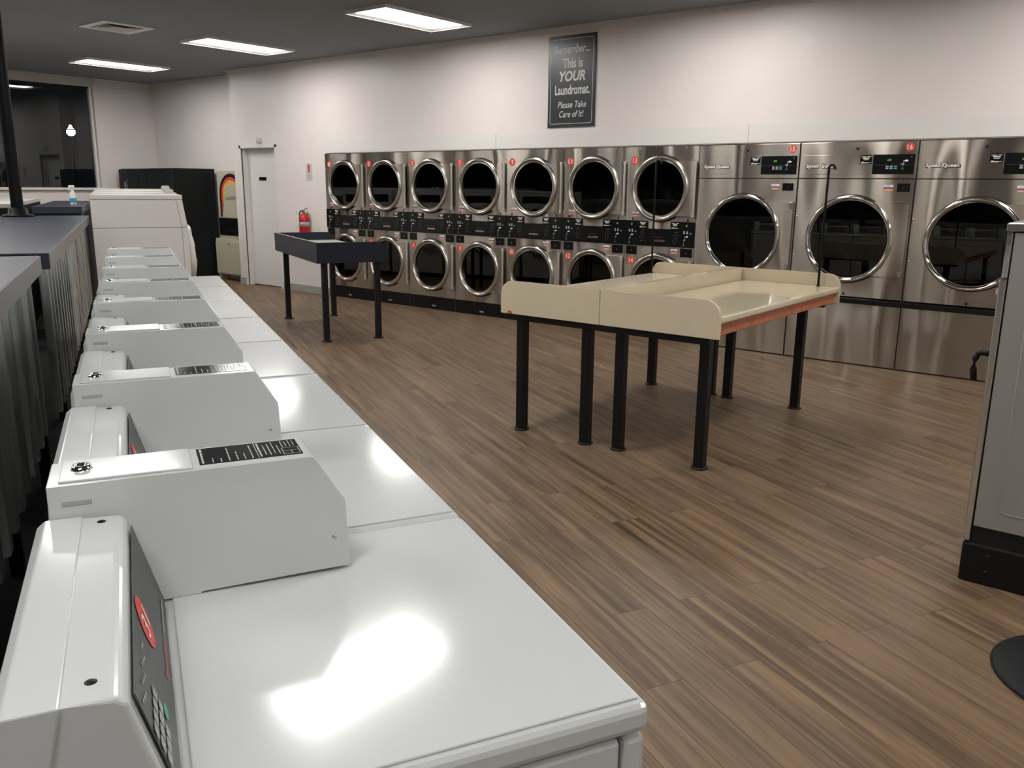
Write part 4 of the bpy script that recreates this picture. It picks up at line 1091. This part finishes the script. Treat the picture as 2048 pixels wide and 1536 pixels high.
arc(m, cx_, cz_, 0.165, 0.212, -0.0065, 'yellow_decal', 0.615)
m.build('rainbow', d)
m = MB(); text_mb(m, 'LAUNDRY', (0.035, -0.0067, 0.635), EX, EZ, 0.30, 0.058, 'black_matte', 0.0006, bold=0.01)
m.plane = ((0, -0.0065, 0), EX, EZ, 0.0008)
bars(m, [(-0.215, 0.42 + 0.018 * k, 0.06, 0.008) for k in range(7)], 'dark_red_decal'); m.build('lettering', d)
m = MB(); m.box(-0.325, 0.325, -0.012, 0.0, 0.055, 0.325, 'black_gloss', r=0.003); c = m.build('coin_panel', t)
m = MB()
for k in range(8): m.box(-0.26 + 0.075 * k, -0.245 + 0.075 * k, -0.020, -0.012, 0.150, 0.160, 'satin_steel')
m.box(-0.25, 0.28, -0.014, -0.012, 0.120, 0.126, 'satin_steel'); m.build('coin_slot', c)
t = thing('pedestal_cabinet', 'cream metal cabinet on short feet under the laundry dispenser', 'cabinet', (-12.03, 7.87, 0))
m = MB(); m.box(-0.47, 0.36, 0.02, 0.17, 0.085, 0.670, 'cream_metal', r=0.005); m.build('cabinet', t)
m = MB(); m.box(-0.45, 0.34, 0.0, 0.019, 0.11, 0.62, 'cream_metal', r=0.003); d = m.build('door', t)
m = MB(); m.lathe([(0, 0.006), (0.012, 0.006), (0.014, 0)], 'black_matte', c=(-0.08, 0, 0.585), axis='y', sign=-1, n=12); m.build('lock', d)
for xx in (-0.44, 0.29):
    m = MB(); m.prism([(xx, 0.0), (xx + 0.03, 0.0), (xx + 0.07, 0.085), (xx - 0.02, 0.085)], 'y', 0.03, 0.15, 'cream_metal'); m.build('foot', t)

# ================================================================ ROUND BASE AT THE RIGHT EDGE
m = MB(); m.lathe([(0, 0.0), (0.300, 0.0), (0.303, 0.006), (0.290, 0.016), (0.18, 0.028), (0.10, 0.040), (0.06, 0.060), (0.045, 0.075), (0, 0.078)], 'black_matte', n=64)
tag(m.build('round_base', loc=(-0.032, 3.075, 0)), 'round black flat base on the floor at the right edge', 'stand base')

# ================================================================ STREET LAMP OUTSIDE
t = thing('street_lamp', 'lit white street lamp seen through the dark window', 'street lamp', (-33.95, 15.6, -0.12))
m = MB(); m.lathe([(0.16, 0), (0.10, 0.3), (0.055, 0.5), (0.04, 3.30), (0.06, 3.34), (0, 3.35)], 'black_metal', n=16); m.build('pole', t)
m = MB(); m.lathe([(0.0, 3.35), (0.08, 3.36), (0.15, 3.44), (0.15, 3.55)], 'street_lamp_glow', n=20); m.build('lantern_globe', t)
m = MB(); m.lathe([(0.155, 3.555), (0.12, 3.60)], 'black_metal', n=20); m.build('lantern_band', t)
m = MB(); m.lathe([(0.11, 3.605), (0.06, 3.66), (0.045, 3.73), (0.0, 3.76)], 'street_lamp_glow', n=20); m.build('lantern_cap', t)
